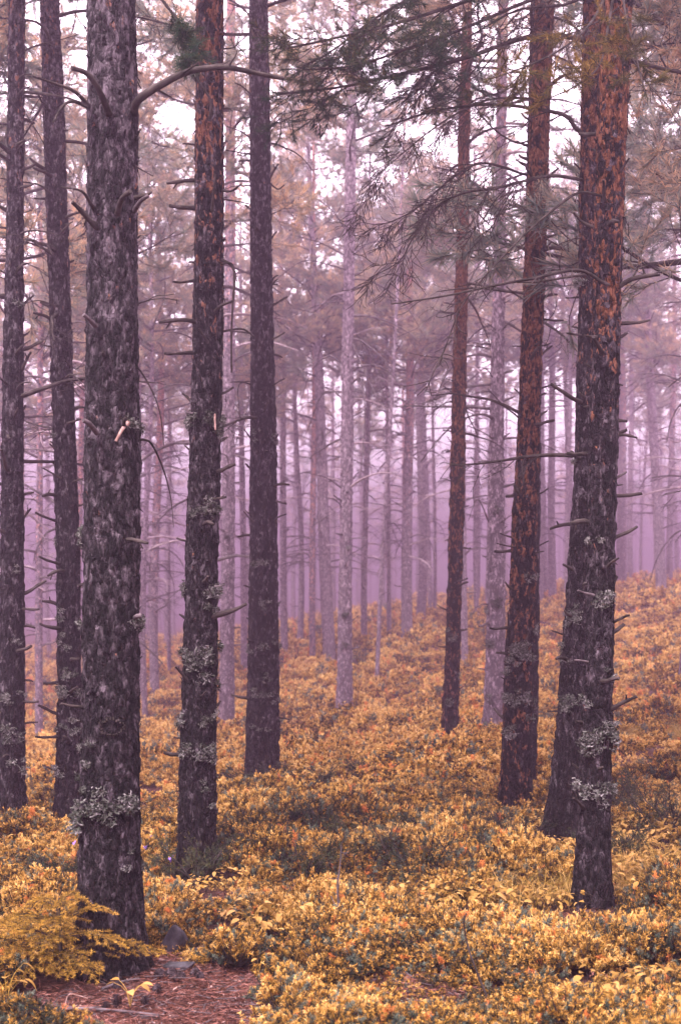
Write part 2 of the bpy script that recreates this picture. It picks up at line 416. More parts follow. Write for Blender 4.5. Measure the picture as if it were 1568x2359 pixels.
def lib_live(rng, tn=44, tw=0.0065, tl=0.085, nm='needle'):
    mb = MB(); nb = MB(); p = [np.zeros(3)]; d = unit(np.array([1, 0, rng.uniform(0.0, 0.5)]))
    for s in range(5):
        d = unit(d + np.array([0, rng.normal() * 0.14, -0.07 + 0.07 * s + rng.normal() * 0.08])); p.append(p[-1] + d * 0.2)
    grow(mb, nb, p, 0.014, 0.004, rng, 11, 0.55, 0.92, tn, tl, tw, 2, 0.3, 0.05, 5, 0.4, 0.5, 0.0, 1)
    for f, m_, a in zip(nb.f, nb.m, nb.a): pass
    mb2 = MB(); mb2.v = mb.v + nb.v; off = mb.n
    mb2.f = mb.f + [f + off for f in nb.f]; mb2.m = mb.m + nb.m; mb2.a = mb.a + nb.a
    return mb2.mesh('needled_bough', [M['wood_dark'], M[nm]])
r_ = np.random.default_rng(5)
DEAD = [lib_dead(r_, 'wood_grey' if k % 3 else 'wood_pale') for k in range(14)]
DEADN = [lib_dead(r_, 'wood_dark') for k in range(8)]
ARCH = [lib_arch(r_) for _ in range(6)]
STUB = [lib_stub(r_) for _ in range(8)]
STUBP = [lib_stub(r_, True) for _ in range(6)]
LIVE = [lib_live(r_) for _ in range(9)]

def lib_lichen(rng):
    mb = MB()
    for k in range(70):
        o = np.clip(rng.normal(size=3), -1.5, 1.5) * np.array([0.020, 0.032, 0.020]); o[0] = abs(o[0]) * 0.8
        d = unit(np.array([0.6, 0, -0.15]) + rng.normal(size=3) * 0.8); s = unit(np.cross(d, rng.normal(size=3)))
        l, w = rng.uniform(0.014, 0.034), rng.uniform(0.003, 0.0075); b = unit(d + rng.normal(size=3) * 0.7)
        v = [o - s * w / 2, o + s * w / 2, o + d * l / 2 + s * w * 0.7, o + d * l / 2 - s * w * 0.7, o + d * l / 2 + b * l / 2 + s * w, o + d * l / 2 + b * l / 2 - s * w]
        mb.add(v, [[0, 1, 2, 3], [3, 2, 4, 5]], 0, rng.random())
    return mb.mesh('lichen_tuft', [M['lichen']])
LICHEN = [lib_lichen(r_) for _ in range(7)]

# ------------------------------------------------------------------ trunks
def trunk_mesh(spine, rad, rng, seg, dz, detail, red0, red1, mat, plate=0.05, crop=None):
    """spine: (z, x, y) knots, rad: radius per knot. Rows follow the spine; bark plates are raised and split by fissures"""
    z = spine[:, 0]
    zs = [z[0]]
    while zs[-1] < z[-1]: zs.append(zs[-1] + (dz if (crop is None or zs[-1] < crop) else 0.16))
    zs = np.array(zs); zs[-1] = z[-1]
    P = np.stack([np.interp(zs, z, spine[:, 1]), np.interp(zs, z, spine[:, 2])], -1)
    k = max(3, int(0.5 / dz)) | 1
    if len(zs) > 3 * k:
        ker = np.ones(k) / k
        Pp = np.pad(P, ((k // 2, k // 2), (0, 0)), mode='reflect', reflect_type='odd')
        P = np.stack([np.convolve(Pp[:, i], ker, 'valid') for i in (0, 1)], -1)
    R = np.interp(zs, z, rad)
    th = np.linspace(0, 2 * math.pi, seg, endpoint=False)
    TH, ZZ = np.meshgrid(th, zs)
    RR = R[:, None] * (1 + 0.05 * (fbm(np.cos(TH) * 1.3, np.sin(TH) * 1.3, ZZ * 0.8, 7, 3) - 0.5) * 2)
    fl = np.clip((zs - z[0] - 0.12) / 0.20, 0, 3)
    RR = RR + (0.20 * R[0]) * np.exp(-fl ** 1.5)[:, None] * (0.15 + 1.7 * vnoise(np.cos(TH) * 1.7 + 9 * R[0], np.sin(TH) * 1.7, ZZ * 0 + 3.3, 5))
    pl = np.zeros_like(TH); dsp = np.zeros_like(TH)
    cx, cy = np.cos(TH) * R[:, None], np.sin(TH) * R[:, None]
    if detail:
        zt = min(zs[-1], crop or zs[-1]); rm = R[0]
        ns = int(2 * math.pi * rm * (zt - zs[0]) / (plate * plate * 1.9))
        sz = rng.uniform(zs[0], zt, ns); st = rng.uniform(0, 2 * math.pi, ns); sr = np.interp(sz, zs, R)
        wz = 0.5
        kd = kdtree.KDTree(ns)
        for i in range(ns): kd.insert((sr[i] * math.cos(st[i]), sr[i] * math.sin(st[i]), sz[i] * wz), i)
        kd.balance()
        pr = rng.random(ns); tilt = rng.normal(size=ns)
        wob = (fbm(cx * 40, cy * 40, ZZ * 14, 21, 3) - 0.5) * plate * 0.7
        wob2 = (fbm(cx * 40, cy * 40, ZZ * 14, 41, 3) - 0.5) * plate * 0.9
        near = ZZ <= zt
        for a, b in np.argwhere(near):
            h = kd.find_n((cx[a, b] + wob[a, b], cy[a, b] - wob[a, b], ZZ[a, b] * wz + wob2[a, b]), 2)
            i = h[0][1]; e = (h[1][2] - h[0][2])
            pl[a, b] = pr[i]
            dsp[a, b] = min(1.0, e / (plate * 0.22)) * 0.016 * (0.45 + pr[i]) + tilt[i] * (ZZ[a, b] - sz[i]) * 0.05
        thin = 1 - 0.55 * sstep(0.3, 1.0, (ZZ - zs[0]) / (zt - zs[0]))
        dsp = np.clip(dsp, -0.004, 0.028) * thin * (plate / 0.05)
        dsp += (fbm(cx * 55, cy * 55, ZZ * 22, 61, 3) - 0.5) * 0.008
    else:
        pl = vnoise(cx * 22, cy * 22, ZZ * 9, 31); dsp = (fbm(cx * 25, cy * 25, ZZ * 10, 61, 3) - 0.5) * 0.02
    RR = RR + dsp - 0.004
    X = P[:, 0:1] + np.cos(TH) * RR; Y = P[:, 1:2] + np.sin(TH) * RR
    red = red0 + (red1 - red0) * sstep(0.0, 1.0, (ZZ - zs[0]) / max(0.1, ((crop or zs[-1]) - zs[0])))
    r, c = TH.shape
    i = np.arange(r - 1)[:, None] * c; j = np.arange(c)[None]; j2 = (j + 1) % c
    mb = MB(); mb.add(np.stack([X, Y, ZZ], -1), np.stack([i + j, i + j2, i + c + j2, i + c + j], -1).reshape(-1, 4))
    me = mb.mesh('trunk', [M[mat]], True, {'rise': np.clip((ZZ - zs[0]) / max(.1, (crop or zs[-1]) - zs[0]), 0, 1).ravel(), 'red': red.ravel()})
    def axis(zq): return np.array([np.interp(zq, zs, P[:, 0]), np.interp(zq, zs, P[:, 1])]), float(np.interp(zq, zs, R))
    return me, axis

TREES = {}
TRUNK_SPOTS = []      # x, y, r for keeping the ground cover off the trunks

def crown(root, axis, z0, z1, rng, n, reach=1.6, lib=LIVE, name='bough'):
    """needled boughs in whorls, longest low in the crown"""
    for i in range(n):
        t = (i + rng.random()) / n
        z = z0 + (z1 - z0) * t
        c, r = axis(z); a = rng.uniform(0, 2 * math.pi)
        L = reach * (1.0 - 0.75 * t ** 1.4) * rng.uniform(0.7, 1.15)
        obj(name, lib[rng.integers(len(lib))], root, (c[0] + math.cos(a) * r * .5, c[1] + math.sin(a) * r * .5, z), (rng.normal() * 0.25, rng.uniform(-0.55, 0.15), a), (L, L, L * rng.uniform(0.8, 1.1)))

def dead_branches(root, axis, z0, z1, rng, n, reach=1.2, thick=1.0, arch=0.15, mat=None):
    for i in range(n):
        z = z0 + (z1 - z0) * (i + rng.random()) / n
        c, r = axis(z); a = rng.uniform(0, 2 * math.pi)
        L = reach * rng.uniform(0.35, 1.15)
        lib = mat or (ARCH if rng.random() < arch else DEAD)
        obj('dead_branch', lib[rng.integers(len(lib))], root, (c[0] + math.cos(a) * r * .6, c[1] + math.sin(a) * r * .6, z), (rng.normal() * 0.4, rng.uniform(-0.25, 0.25), a), (L, L, L))

def stubs(root, axis, z0, z1, rng, n, lib=STUB, s=1.0):
    for i in range(n):
        z = z0 + (z1 - z0) * (i + rng.random()) / n
        c, r = axis(z); a = rng.uniform(0, 2 * math.pi); k = s * rng.uniform(0.5, 1.3)
        obj('branch_stub', lib[rng.integers(len(lib))], root, (c[0] + math.cos(a) * r * .82, c[1] + math.sin(a) * r * .82, z), (rng.uniform(-.5, .5), rng.uniform(-.4, .2), a), (k * rng.uniform(0.6, 1.6), k, k))

def near_pine(key, label, base_py, edges, height, crown0, red=(0.0, 0.8), mat='bark', seg=96, dz=0.022, plate=0.05, depth=None, seed=1, n_boughs=30, flakes=0):
    """edges: (row, left, right) readings of the trunk's outline, turned into metres at the tree's own distance"""
    rng = np.random.default_rng(seed)
    e = sorted(edges, key=lambda q: -q[0])
    g = on_ground(0.5 * (e[0][1] + e[0][2]), base_py)
    if depth: g = np.array([g[0] / g[1] * depth, depth, 0]); g[2] = gz(g[0], g[1])
    Y = g[1]
    lean = rng.normal() * 0.015
    root = thing('pine_tree', label, 'tree', (g[0], g[1], g[2]), 'tall pines standing in the near forest')
    sp, rd = [], []
    for py, xl, xr in e:
        w = at(0.5 * (xl + xr), py, Y); sp.append([w[2] - g[2], w[0] - g[0], lean * (w[2] - g[2])]); rd.append(0.5 * (xr - xl) / FPX * Y)
    sp[0][0] = min(sp[0][0], 0.0); sp.insert(0, [sp[0][0] - 0.25, sp[0][1], 0]); rd.insert(0, rd[0] * 1.06)
    a, b = sp[-3], sp[-1]
    top = sp[-1][0]; slope = (b[1] - a[1]) / (b[0] - a[0])
    for t in (0.25, 0.5, 0.75, 1.0):
        zt = top + (height - top) * t
        sp.append([zt, b[1] + slope * 0.6 * (zt - top), lean * zt]); rd.append(rd[len(edges)] * (1 - t) ** 0.8 * 0.92 + 0.012)
    sp = np.array(sp); o = np.argsort(sp[:, 0]); sp = sp[o]; rd = np.array(rd)[o]
    crop = top + 0.4
    me, axis = trunk_mesh(sp, rd, rng, seg, dz, True, red[0], red[1], mat, plate, crop)
    tr = obj('trunk', me, root)
    crown(root, axis, crown0, height - 0.2, rng, n_boughs, 1.9)
    if flakes:
        mb = MB()
        for i in range(flakes):
            z = top * (1 - rng.random() ** 1.5 * 0.85); th = rng.uniform(0, 2 * math.pi); c, r = axis(z)
            nrm = np.array([math.cos(th), math.sin(th), 0]); tan = np.array([-math.sin(th), math.cos(th), 0]); upv = np.array([0, 0, 1.0])
            o_ = np.array([c[0], c[1], z]) + nrm * (r + 0.002); w, h = rng.uniform(0.008, 0.02), rng.uniform(0.015, 0.05); l = rng.uniform(0.005, 0.020)
            v = [o_ - tan * w, o_ + tan * w, o_ + tan * w * .9 + upv * h * .5 + nrm * l * .4, o_ - tan * w * .8 + upv * h * .5 + nrm * l * .4, o_ + tan * w * .6 + upv * h + nrm * l, o_ - tan * w * .5 + upv * h * .9 + nrm * l]
            if rng.random() < 0.4: v = [o_ + (np.array(q) - o_) * np.array([1, 1, -1]) for q in v]
            mb.add(v, [[0, 1, 2, 3], [3, 2, 4, 5]])
        fm = mb.mesh('bark_flakes', [M[mat]], False, {'rise': np.full(flakes * 6, .55), 'red': np.full(flakes * 6, 0.5)})
        fo = obj('bark_flakes', fm, root); fo['kind'] = 'stuff'
    TREES[key] = dict(root=root, axis=axis, Y=Y, g=g, rng=rng, lean=lean)
    TRUNK_SPOTS.append((g[0], g[1], rd[1]))
    return TREES[key]

A = near_pine('A', 'thickest mottled pine trunk in the left foreground, ringed with pale lichen near its base', 2240,
    [(2215, 174, 338), (2150, 180, 329), (2000, 182, 322), (1850, 184, 318), (1500, 187, 316), (1000, 190, 315), (640, 192, 307), (240, 190, 308), (0, 188, 302)], 15, 6.6, (0.02, 0.50), 'bark_pale', 150, 0.015, 0.034, seed=3, flakes=340)
B = near_pine('B', 'dark lichen covered pine with rust upper bark, next right of the thickest front trunk', 2025,
    [(2025, 408, 499), (1950, 411, 496), (1700, 417, 497), (1450, 425, 500), (1200, 433, 503), (1000, 440, 508), (800, 446, 513), (550, 450, 516), (250, 452, 516), (0, 455, 517)], 15, 7.0, (-0.05, 0.88), 'bark', 110, 0.02, 0.036, seed=4, flakes=340)
C = near_pine('C', 'dark pine with many short paired branch stubs, left of the centre clearing', 1815,
    [(1785, 565, 643), (1700, 568, 641), (1550, 572, 641), (1300, 577, 638), (1000, 578, 635), (800, 580, 630), (500, 578, 625), (260, 577, 622), (0, 575, 617)], 16.5, 8.0, (-0.1, 0.5), 'bark', 80, 0.032, 0.055, seed=5, flakes=200)
D = near_pine('D', 'slim dark pine cut by the left edge of the picture', 1922,
    [(1897, -8, 58), (1700, 0, 54), (1300, 0, 50), (900, 3, 48), (500, 10, 48), (0, 12, 50)], 15, 7.5, (-0.1, 0.62), 'bark', 80, 0.03, 0.048, seed=6, flakes=160)
E = near_pine('E', 'dark pine leaning left just behind the thickest front trunk', 1918,
    [(1905, 125, 192), (1800, 130, 188), (1600, 135, 186), (1300, 133, 182), (1000, 124, 172), (800, 118, 165), (500, 108, 155), (250, 100, 148), (0, 92, 135)], 15, 7.5, (-0.1, 0.62), 'bark', 80, 0.03, 0.048, seed=7, flakes=160)
F = near_pine('F', 'right foreground pine with flaking orange upper bark and thick lichen tufts low down', 2092,
    [(2092, 1319, 1406), (1920, 1329, 1403), (1730, 1336, 1404), (1530, 1344, 1408), (1380, 1351, 1409), (1040, 1351, 1414), (765, 1359, 1421), (575, 1359, 1424), (300, 1366, 1434), (0, 1377, 1446)], 14, 6.4, (0.05, 1.06), 'bark_pale', 110, 0.018, 0.032, seed=8, flakes=420)
G = near_pine('G', 'dark pine leaning right, partly hidden right behind the right foreground pine', 1945,
    [(1915, 1244, 1345), (1860, 1258, 1340), (1730, 1279, 1356), (1530, 1291, 1364), (1380, 1306, 1376), (1040, 1324, 1388), (765, 1330, 1392), (575, 1331, 1393), (300, 1334, 1396), (0, 1339, 1400)], 15, 7.5, (0.0, 1.0), 'bark', 80, 0.03, 0.046, seed=9, flakes=240)
H = near_pine('H', 'brown barked pine leaning right, lichen furred below, left of the forked looking right pair', 1862,
    [(1862, 1150, 1222), (1730, 1156, 1224), (1530, 1162, 1226), (1380, 1174, 1231), (1180, 1179, 1234), (1040, 1189, 1238), (765, 1199, 1246), (590, 1206, 1254), (300, 1216, 1261), (0, 1229, 1272)], 15, 8.0, (0.62, 1.10), 'bark', 80, 0.03, 0.04, seed=10, flakes=240)
H2 = near_pine('H2', 'dark pine showing only as a strip behind the brown barked leaning pine', 1800,
    [(1800, 1184, 1231), (1530, 1192, 1238), (1180, 1198, 1241), (900, 1203, 1243), (500, 1211, 1248), (0, 1222, 1256)], 15, 8.5, (0.0, 0.6), 'bark', 48, 0.05, 0.055, seed=11)
I = near_pine('I', 'thin reddish orange pine trunk right of the centre clearing', 1732,
    [(1712, 1013, 1053), (1530, 1026, 1057), (1380, 1031, 1061), (1180, 1036, 1067), (1040, 1039, 1070), (765, 1045, 1074), (590, 1051, 1077), (300, 1056, 1082), (0, 1066, 1087)], 16.5, 8.8, (0.62, 1.30), 'bark', 64, 0.04, 0.055, seed=12, flakes=160)
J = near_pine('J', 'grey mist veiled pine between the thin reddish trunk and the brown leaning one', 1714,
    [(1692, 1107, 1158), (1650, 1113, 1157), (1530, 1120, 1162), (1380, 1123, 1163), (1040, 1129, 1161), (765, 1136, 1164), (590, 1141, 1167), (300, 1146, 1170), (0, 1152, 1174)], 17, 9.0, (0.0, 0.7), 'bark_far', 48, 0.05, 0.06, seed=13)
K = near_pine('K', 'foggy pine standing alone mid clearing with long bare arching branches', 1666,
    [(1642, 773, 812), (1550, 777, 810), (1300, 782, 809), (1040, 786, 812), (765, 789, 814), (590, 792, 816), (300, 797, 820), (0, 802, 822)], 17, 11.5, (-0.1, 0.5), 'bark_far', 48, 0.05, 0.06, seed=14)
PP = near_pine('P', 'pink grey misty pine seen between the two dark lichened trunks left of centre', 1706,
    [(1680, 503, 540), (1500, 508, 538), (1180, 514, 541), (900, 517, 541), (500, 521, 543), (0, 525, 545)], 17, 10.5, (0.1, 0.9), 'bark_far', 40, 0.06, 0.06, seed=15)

# ---- explicit branches on the near trees, in picture readings at the tree's own distance plus an offset in depth
def branch(key, pts, r0, r1, name='branch', wood='wood_dark', tuft_p=0.0, nmat='needle_near', tn=55, tl=0.062, tw=0.0022, seed=0, **kw):
    t = TREES[key]; rng = np.random.default_rng(1000 + seed + int(abs(pts[0][0]) * 7 + abs(pts[0][1])))
    q = [at(p[0], p[1], t['Y'] + (p[2] if len(p) > 2 else 0)) - t['g'] for p in pts]
    c, r = t['axis'](q[0][2])
    # start inside the trunk: on its axis in depth
    q[0][1] = c[1] + (q[0][1] - 0) * 1.0
    mb, nb = MB(), MB()
    kw.setdefault('twigs', 0); kw.setdefault('level', 1 if kw['twigs'] else 0)
    if kw['twigs'] == 0:
        P = spline(q, max(6, 4 * len(q))); tube(mb, P, np.linspace(r0, r1, len(P)) * rng.uniform(0.9, 1.1, len(P)), 8, 0)
    else:
        grow(mb, nb, q, r0, r1, rng, tuft_p=tuft_p, tn=tn, tl=tl, tw=tw, sides=7, **kw)
    o = obj(name, mb.mesh(name, [M[wood]], True), t['root'])
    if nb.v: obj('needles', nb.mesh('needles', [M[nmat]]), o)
    return o

# thick front trunk
branch('A', [(300, 240, -.02), (318, 230, -.06), (380, 190, -.1), (440, 163, -.1), (520, 155, -.05), (600, 170, 0), (652, 180, .05)], 0.022, 0.010, twigs=5, tlen=0.16, level=1, droop=.2, vert=.6)
branch('A', [(242, 242, -.10), (232, 215, -.22), (215, 185, -.28), (195, 165, -.32), (165, 156, -.36)], 0.019, 0.010)
branch('A', [(200, 228, -.05), (172, 210, -.1), (140, 196, -.12), (75, 174, -.2)], 0.013, 0.004, twigs=3, tlen=.1)
branch('A', [(200, 226, -.05), (165, 232, -.12), (140, 250, -.16), (122, 282, -.2)], 0.012, 0.004, twigs=3, tlen=.1)
branch('A', [(262, 476, -.13), (280, 458, -.2), (300, 440, -.26)], 0.014, 0.010)
branch('A', [(300, 470, -.05), (325, 462, -.1), (342, 450, -.12)], 0.013, 0.009, 'branch_stub', 'wood_grey')
branch('A', [(205, 462, -.1), (188, 440, -.16), (140, 430, -.2)], 0.010, 0.003)
branch('A', [(212, 742, -.12), (203, 733, -.17), (192, 724, -.2)], 0.011, 0.009, 'branch_stub', 'wood_grey')
branch('A', [(216, 992, -.13), (205, 975, -.18), (191, 968, -.21)], 0.013, 0.011, 'branch_stub', 'wood_grey')
branch('A', [(289, 968, -.10), (281, 990, -.18), (267, 1016, -.2)], 0.011, 0.006, 'broken_branch', 'cut')
branch('A', [(288, 990, -.10), (285, 975, -.17), (290, 962, -.19)], 0.012, 0.009, 'branch_stub', 'wood_dark')
branch('A', [(306, 1424, -.06), (316, 1420, -.08), (326, 1419, -.09)], 0.012, 0.011, 'branch_stub', 'wood_grey')
branch('A', [(306, 830, 0), (345, 890, .1), (368, 950, .15), (378, 1030, .2)], 0.005, 0.0015, 'thin_branch')
branch('A', [(310, 1008, 0), (345, 1018, .1), (372, 1070, .2), (392, 1140, .3), (400, 1215, .3)], 0.006, 0.0016, 'thin_branch')
branch('A', [(306, 690, .05), (360, 688, .2), (420, 690, .3)], 0.004, 0.001, 'thin_branch', twigs=3, tlen=.15)
# next pine right
branch('B', [(500, 440, 0), (530, 440, -.1), (555, 424, -.2)], 0.009, 0.005)
branch('B', [(497, 462, 0), (540, 462, .05), (578, 470, .1)], 0.006, 0.003)
branch('B', [(490, 490, -.12), (492, 440, -.24), (496, 400, -.26)], 0.010, 0.006)
branch('B', [(484, 285, -.13), (486, 235, -.22), (470, 205, -.24), (452, 180, -.26)], 0.011, 0.005)
branch('B', [(478, 148, -.12), (462, 118, -.2), (440, 110, -.24), (412, 112, -.28), (412, 90, -.3)], 0.009, 0.004)
branch('B', [(495, 120, 0), (540, 108, -.1), (550, 85, -.1)], 0.007, 0.003, tuft_p=1, twigs=3, tlen=.1)
branch('B', [(508, 602, -.03), (528, 606, -.08), (540, 632, -.1), (536, 700, -.1), (533, 770, -.08), (533, 858, -.06)], 0.009, 0.006, 'broken_hanging_branch')
branch('B', [(507, 612, -.03), (535, 608, -.1), (548, 660, -.12)], 0.006, 0.002)
branch('B', [(505, 768, 0), (530, 760, .05), (560, 758, .1), (585, 775, .1)], 0.008, 0.005)
branch('B', [(480, 792, -.13), (470, 775, -.19), (458, 756, -.21)], 0.011, 0.007, 'branch_stub')
branch('B', [(455, 614, -.05), (447, 604, -.1), (434, 603, -.12)], 0.008, 0.004, 'branch_stub')
branch('B', [(452, 952, -.05), (440, 952, -.1), (428, 950, -.1)], 0.007, 0.005, 'branch_stub', 'wood_grey')
branch('B', [(496, 955, -.1), (495, 970, -.14), (496, 990, -.15)], 0.007, 0.006, 'broken_branch', 'cut')
branch('B', [(494, 1352, -.1), (508, 1350, -.13), (518, 1347, -.14)], 0.006, 0.004, 'branch_stub', 'wood_grey')
# stubs of the pine with paired stubs
for k, (x0, y0, x1, y1, x2, y2) in enumerate([(590, 335, 560, 305, 522, 290), (590, 362, 560, 352, 520, 345), (598, 548, 590, 530, 582, 520), (626, 655, 630, 640, 641, 633), (590, 655, 584, 642, 577, 633),
        (625, 785, 640, 775, 656, 765), (590, 772, 560, 765, 528, 762), (590, 892, 560, 880, 530, 880), (622, 895, 640, 880, 655, 872), (585, 1020, 574, 1005, 562, 988), (630, 1020, 636, 1008, 641, 1000),
        (592, 1215, 575, 1195, 562, 1178), (622, 1212, 640, 1192, 660, 1184), (606, 890, 606, 870, 609, 855), (620, 425, 640, 435, 655, 425), (596, 240, 560, 200, 540, 190), (590, 60, 560, 20, 525, 5), (600, 20, 630, 5, 640, -30)]):
    branch('C', [(x0, y0, -.05), (x1, y1, -.16), (x2, y2, -.2)], 0.011, 0.006, 'branch_stub' if k > 2 else 'branch', seed=k)
branch('C', [(590, 880, -.05), (560, 880, -.1), (548, 895, -.1), (552, 960, -.1)], 0.006, 0.003, twigs=3, tlen=.1)
# left pair
branch('E', [(122, 105, -.1), (105, 70, -.2), (78, 48, -.25), (0, 40, -.3), (-60, 30, -.3)], 0.014, 0.006)
branch('E', [(118, 445, -.1), (90, 425, -.16), (50, 418, -.2), (-10, 408, -.2)], 0.009, 0.004, twigs=3, tlen=.2)
branch('E', [(122, 588, -.1), (95, 570, -.16), (55, 555, -.2), (-10, 543, -.2)], 0.009, 0.004, twigs=3, tlen=.2)
branch('E', [(128, 705, -.08), (90, 692, -.1), (52, 700, -.1)], 0.006, 0.003)
branch('E', [(112, 352, -.08), (90, 310, -.1), (65, 270, -.12), (50, 240, -.1)], 0.006, 0.002)
branch('E', [(140, 1102, -.1), (120, 1090, -.16), (98, 1078, -.2)], 0.010, 0.006, 'branch_stub')
branch('E', [(150, 830, -.1), (175, 850, 0), (195, 830, .1)], 0.007, 0.002)
branch('E', [(108, 225, -.05), (60, 222, -.05), (0, 224, 0)], 0.006, 0.002)
for k, y in enumerate((170, 205, 330, 560, 610, 795, 880)):
    branch('D', [(30, y + 20, -.05), (48, y + 4, -.05), (70, y - 6 * (k % 3), -.1 + .1 * (k % 3))], 0.008, 0.004, 'branch_stub', seed=k)
# right group: long boughs reaching left into the clearing
live = dict(tuft_p=0.85, twigs=18, tlen=0.62, level=2, droop=.18, vert=.3, tn=48, tl=.072, tw=.0032)
branch('G', [(1352, -90, 0), (1230, -50, -.3), (1094, -5, -.6), (930, 48, -.9), (784, 84, -1.1), (655, 112, -1.2)], 0.020, 0.006, 'bough', start=.3, **live)
branch('G', [(1352, 105, 0), (1300, 82, -.2), (1209, 86, -.3), (1064, 135, -.5), (900, 175, -.7), (784, 200, -.8), (640, 216, -.9)], 0.020, 0.006, 'bough', start=.15, **{**live, 'twigs': 20, 'live_from': .35})
branch('G', [(1362, 325, 0), (1330, 300, -.1), (1309, 270, -.15), (1264, 255, -.2), (1134, 240, -.3), (1000, 255, -.4), (890, 290, -.4)], 0.017, 0.004, 'bough', start=.2, **{**live, 'twigs': 14, 'tuft_p': .35, 'tlen': .5})
branch('G', [(1360, -30, 0), (1220, 0, -.3), (1080, 60, -.5), (940, 110, -.8), (820, 150, -1.0), (700, 160, -1.1)], 0.016, 0.005, 'bough', start=.45, **{**live, 'twigs': 14, 'tlen': .5})
branch('G', [(1352, -120, 0), (1150, -90, -.3), (1000, -30, -.6), (880, 30, -.8), (760, 120, -.9), (700, 150, -.9)], 0.016, 0.005, 'bough', start=.45, **{**live, 'twigs': 14, 'tlen': .45})
branch('A', [(260, -200, 0), (330, -60, .1), (420, 60, .1), (450, 110, .1), (420, 150, .1)], 0.012, 0.004, 'bough', start=.6, **{**live, 'twigs': 9, 'tlen': .18})
dead = dict(twigs=20, tlen=0.5, level=2, droop=.38, vert=.35, curl=.35)
branch('G', [(1356, 425, 0), (1330, 412, -.1), (1259, 405, -.2), (1154, 430, -.3), (1064, 445, -.4), (999, 480, -.4), (949, 550, -.4), (919, 602, -.4), (850, 640, -.4)], 0.014, 0.003, 'twiggy_branch', start=.2, **{**dead, 'twigs': 26})
branch('H', [(1235, 415, 0), (1210, 402, -.1), (1109, 375, -.2), (1034, 415, -.3), (959, 480, -.4), (884, 515, -.4), (835, 510, -.4), (812, 480, -.4)], 0.013, 0.002, 'twiggy_branch', start=.15, **{**dead, 'twigs': 28, 'droop': .45, 'curl': .6})
branch('H', [(1240, 240, 0), (1200, 225, -.2), (1120, 230, -.4), (1020, 280, -.6), (930, 350, -.7), (830, 440, -.7)], 0.012, 0.002, 'twiggy_branch', start=.2, **{**dead, 'tlen': .6, 'twigs': 26})
branch('H', [(1240, 300, 0), (1200, 330, -.2), (1130, 290, -.3), (1060, 200, -.4), (1000, 160, -.5), (900, 170, -.6)], 0.010, 0.002, 'twiggy_branch', start=.2, **{**dead, 'tlen': .5, 'twigs': 12})
branch('G', [(1362, -10, 0), (1300, 10, -.2), (1200, 20, -.3), (1120, 60, -.3), (1000, 140, -.4), (920, 250, -.4)], 0.012, 0.002, 'twiggy_branch', start=.2, **{**dead, 'tlen': .6, 'twigs': 24})
branch('F', [(1398, 478, -.08), (1388, 452, -.16), (1364, 446, -.2), (1324, 446, -.3), (1234, 516, -.4), (1149, 600, -.5), (1066, 700, -.5), (1025, 800, -.5), (985, 885, -.5)], 0.009, 0.002, 'bare_branch', 'wood_dark', twigs=10, tlen=.3, level=2, start=.35, droop=.4)
branch('F', [(1396, 665, -.08), (1384, 648, -.16), (1350, 626, -.2), (1314, 622, -.3), (1230, 640, -.4), (1149, 655, -.4), (1020, 682, -.5), (900, 700, -.5)], 0.011, 0.004, 'bare_branch', 'wood_dark', twigs=8, tlen=.28, level=1, start=.2, droop=.5)
branch('F', [(1355, 640, .05), (1320, 636, -.1), (1240, 648, -.2), (1190, 650, -.2)], 0.009, 0.004, 'bare_branch', 'wood_dark')
gold = dict(tuft_p=0.85, twigs=11, tlen=0.34, level=2, droop=.1, vert=.6, tn=60, tl=.058, tw=.0028)
branch('F', [(1410, -60, -.05), (1380, 20, -.4), (1330, 85, -.65), (1260, 130, -.85), (1190, 160, -1.0), (1120, 185, -1.1)], 0.010, 0.003, 'bough', 'wood_dark', nmat='needle_gold', start=.3, **gold)
branch('F', [(1410, -40, -.05), (1400, 60, -.4), (1380, 150, -.6), (1320, 200, -.75), (1240, 235, -.85)], 0.009, 0.003, 'bough', 'wood_dark', nmat='needle_gold', start=.4, **{**gold, 'twigs': 8, 'tlen': .25})
branch('F', [(1412, -60, -.05), (1440, 30, -.4), (1462, 120, -.6), (1485, 215, -.8)], 0.008, 0.003, 'bough', 'wood_dark', nmat='needle_gold', start=.35, **{**gold, 'twigs': 7, 'tlen': .2})
branch('F', [(1412, -20, 0), (1430, 10, -.2), (1330, 70, -.4), (1200, 100, -.5), (1150, 110, -.5)], 0.006, 0.002, 'bare_branch', 'wood_dark', twigs=9, tlen=.25, level=1)
branch('F', [(1412, 60, 0), (1450, 120, -.2), (1490, 190, -.2), (1545, 250, -.2)], 0.006, 0.002, 'bare_branch', 'wood_dark', twigs=6, tlen=.25, level=1)
branch('G', [(1340, 930, -.05), (1315, 915, -.15), (1290, 898, -.2), (1268, 884, -.22)], 0.018, 0.012, twigs=2, tlen=.08)
branch('G', [(1338, 1060, -.05), (1325, 1048, -.12), (1314, 1040, -.14)], 0.015, 0.012, 'branch_stub')
branch('G', [(1322, 1315, -.05), (1308, 1306, -.12), (1296, 1300, -.14)], 0.014, 0.009, 'branch_stub')
branch('G', [(1340, 775, -.05), (1325, 770, -.12), (1305, 767, -.16)], 0.010, 0.007, 'branch_stub')
branch('F', [(1410, 785, 0), (1430, 775, -.06), (1446, 765, -.08)], 0.011, 0.009, 'branch_stub', 'wood_grey')
branch('F', [(1368, 782, -.08), (1360, 775, -.14), (1345, 772, -.16)], 0.008, 0.006, 'branch_stub')
branch('F', [(1404, 1108, 0), (1424, 1098, -.06), (1443, 1087, -.08)], 0.009, 0.006, 'branch_stub', 'wood_grey')
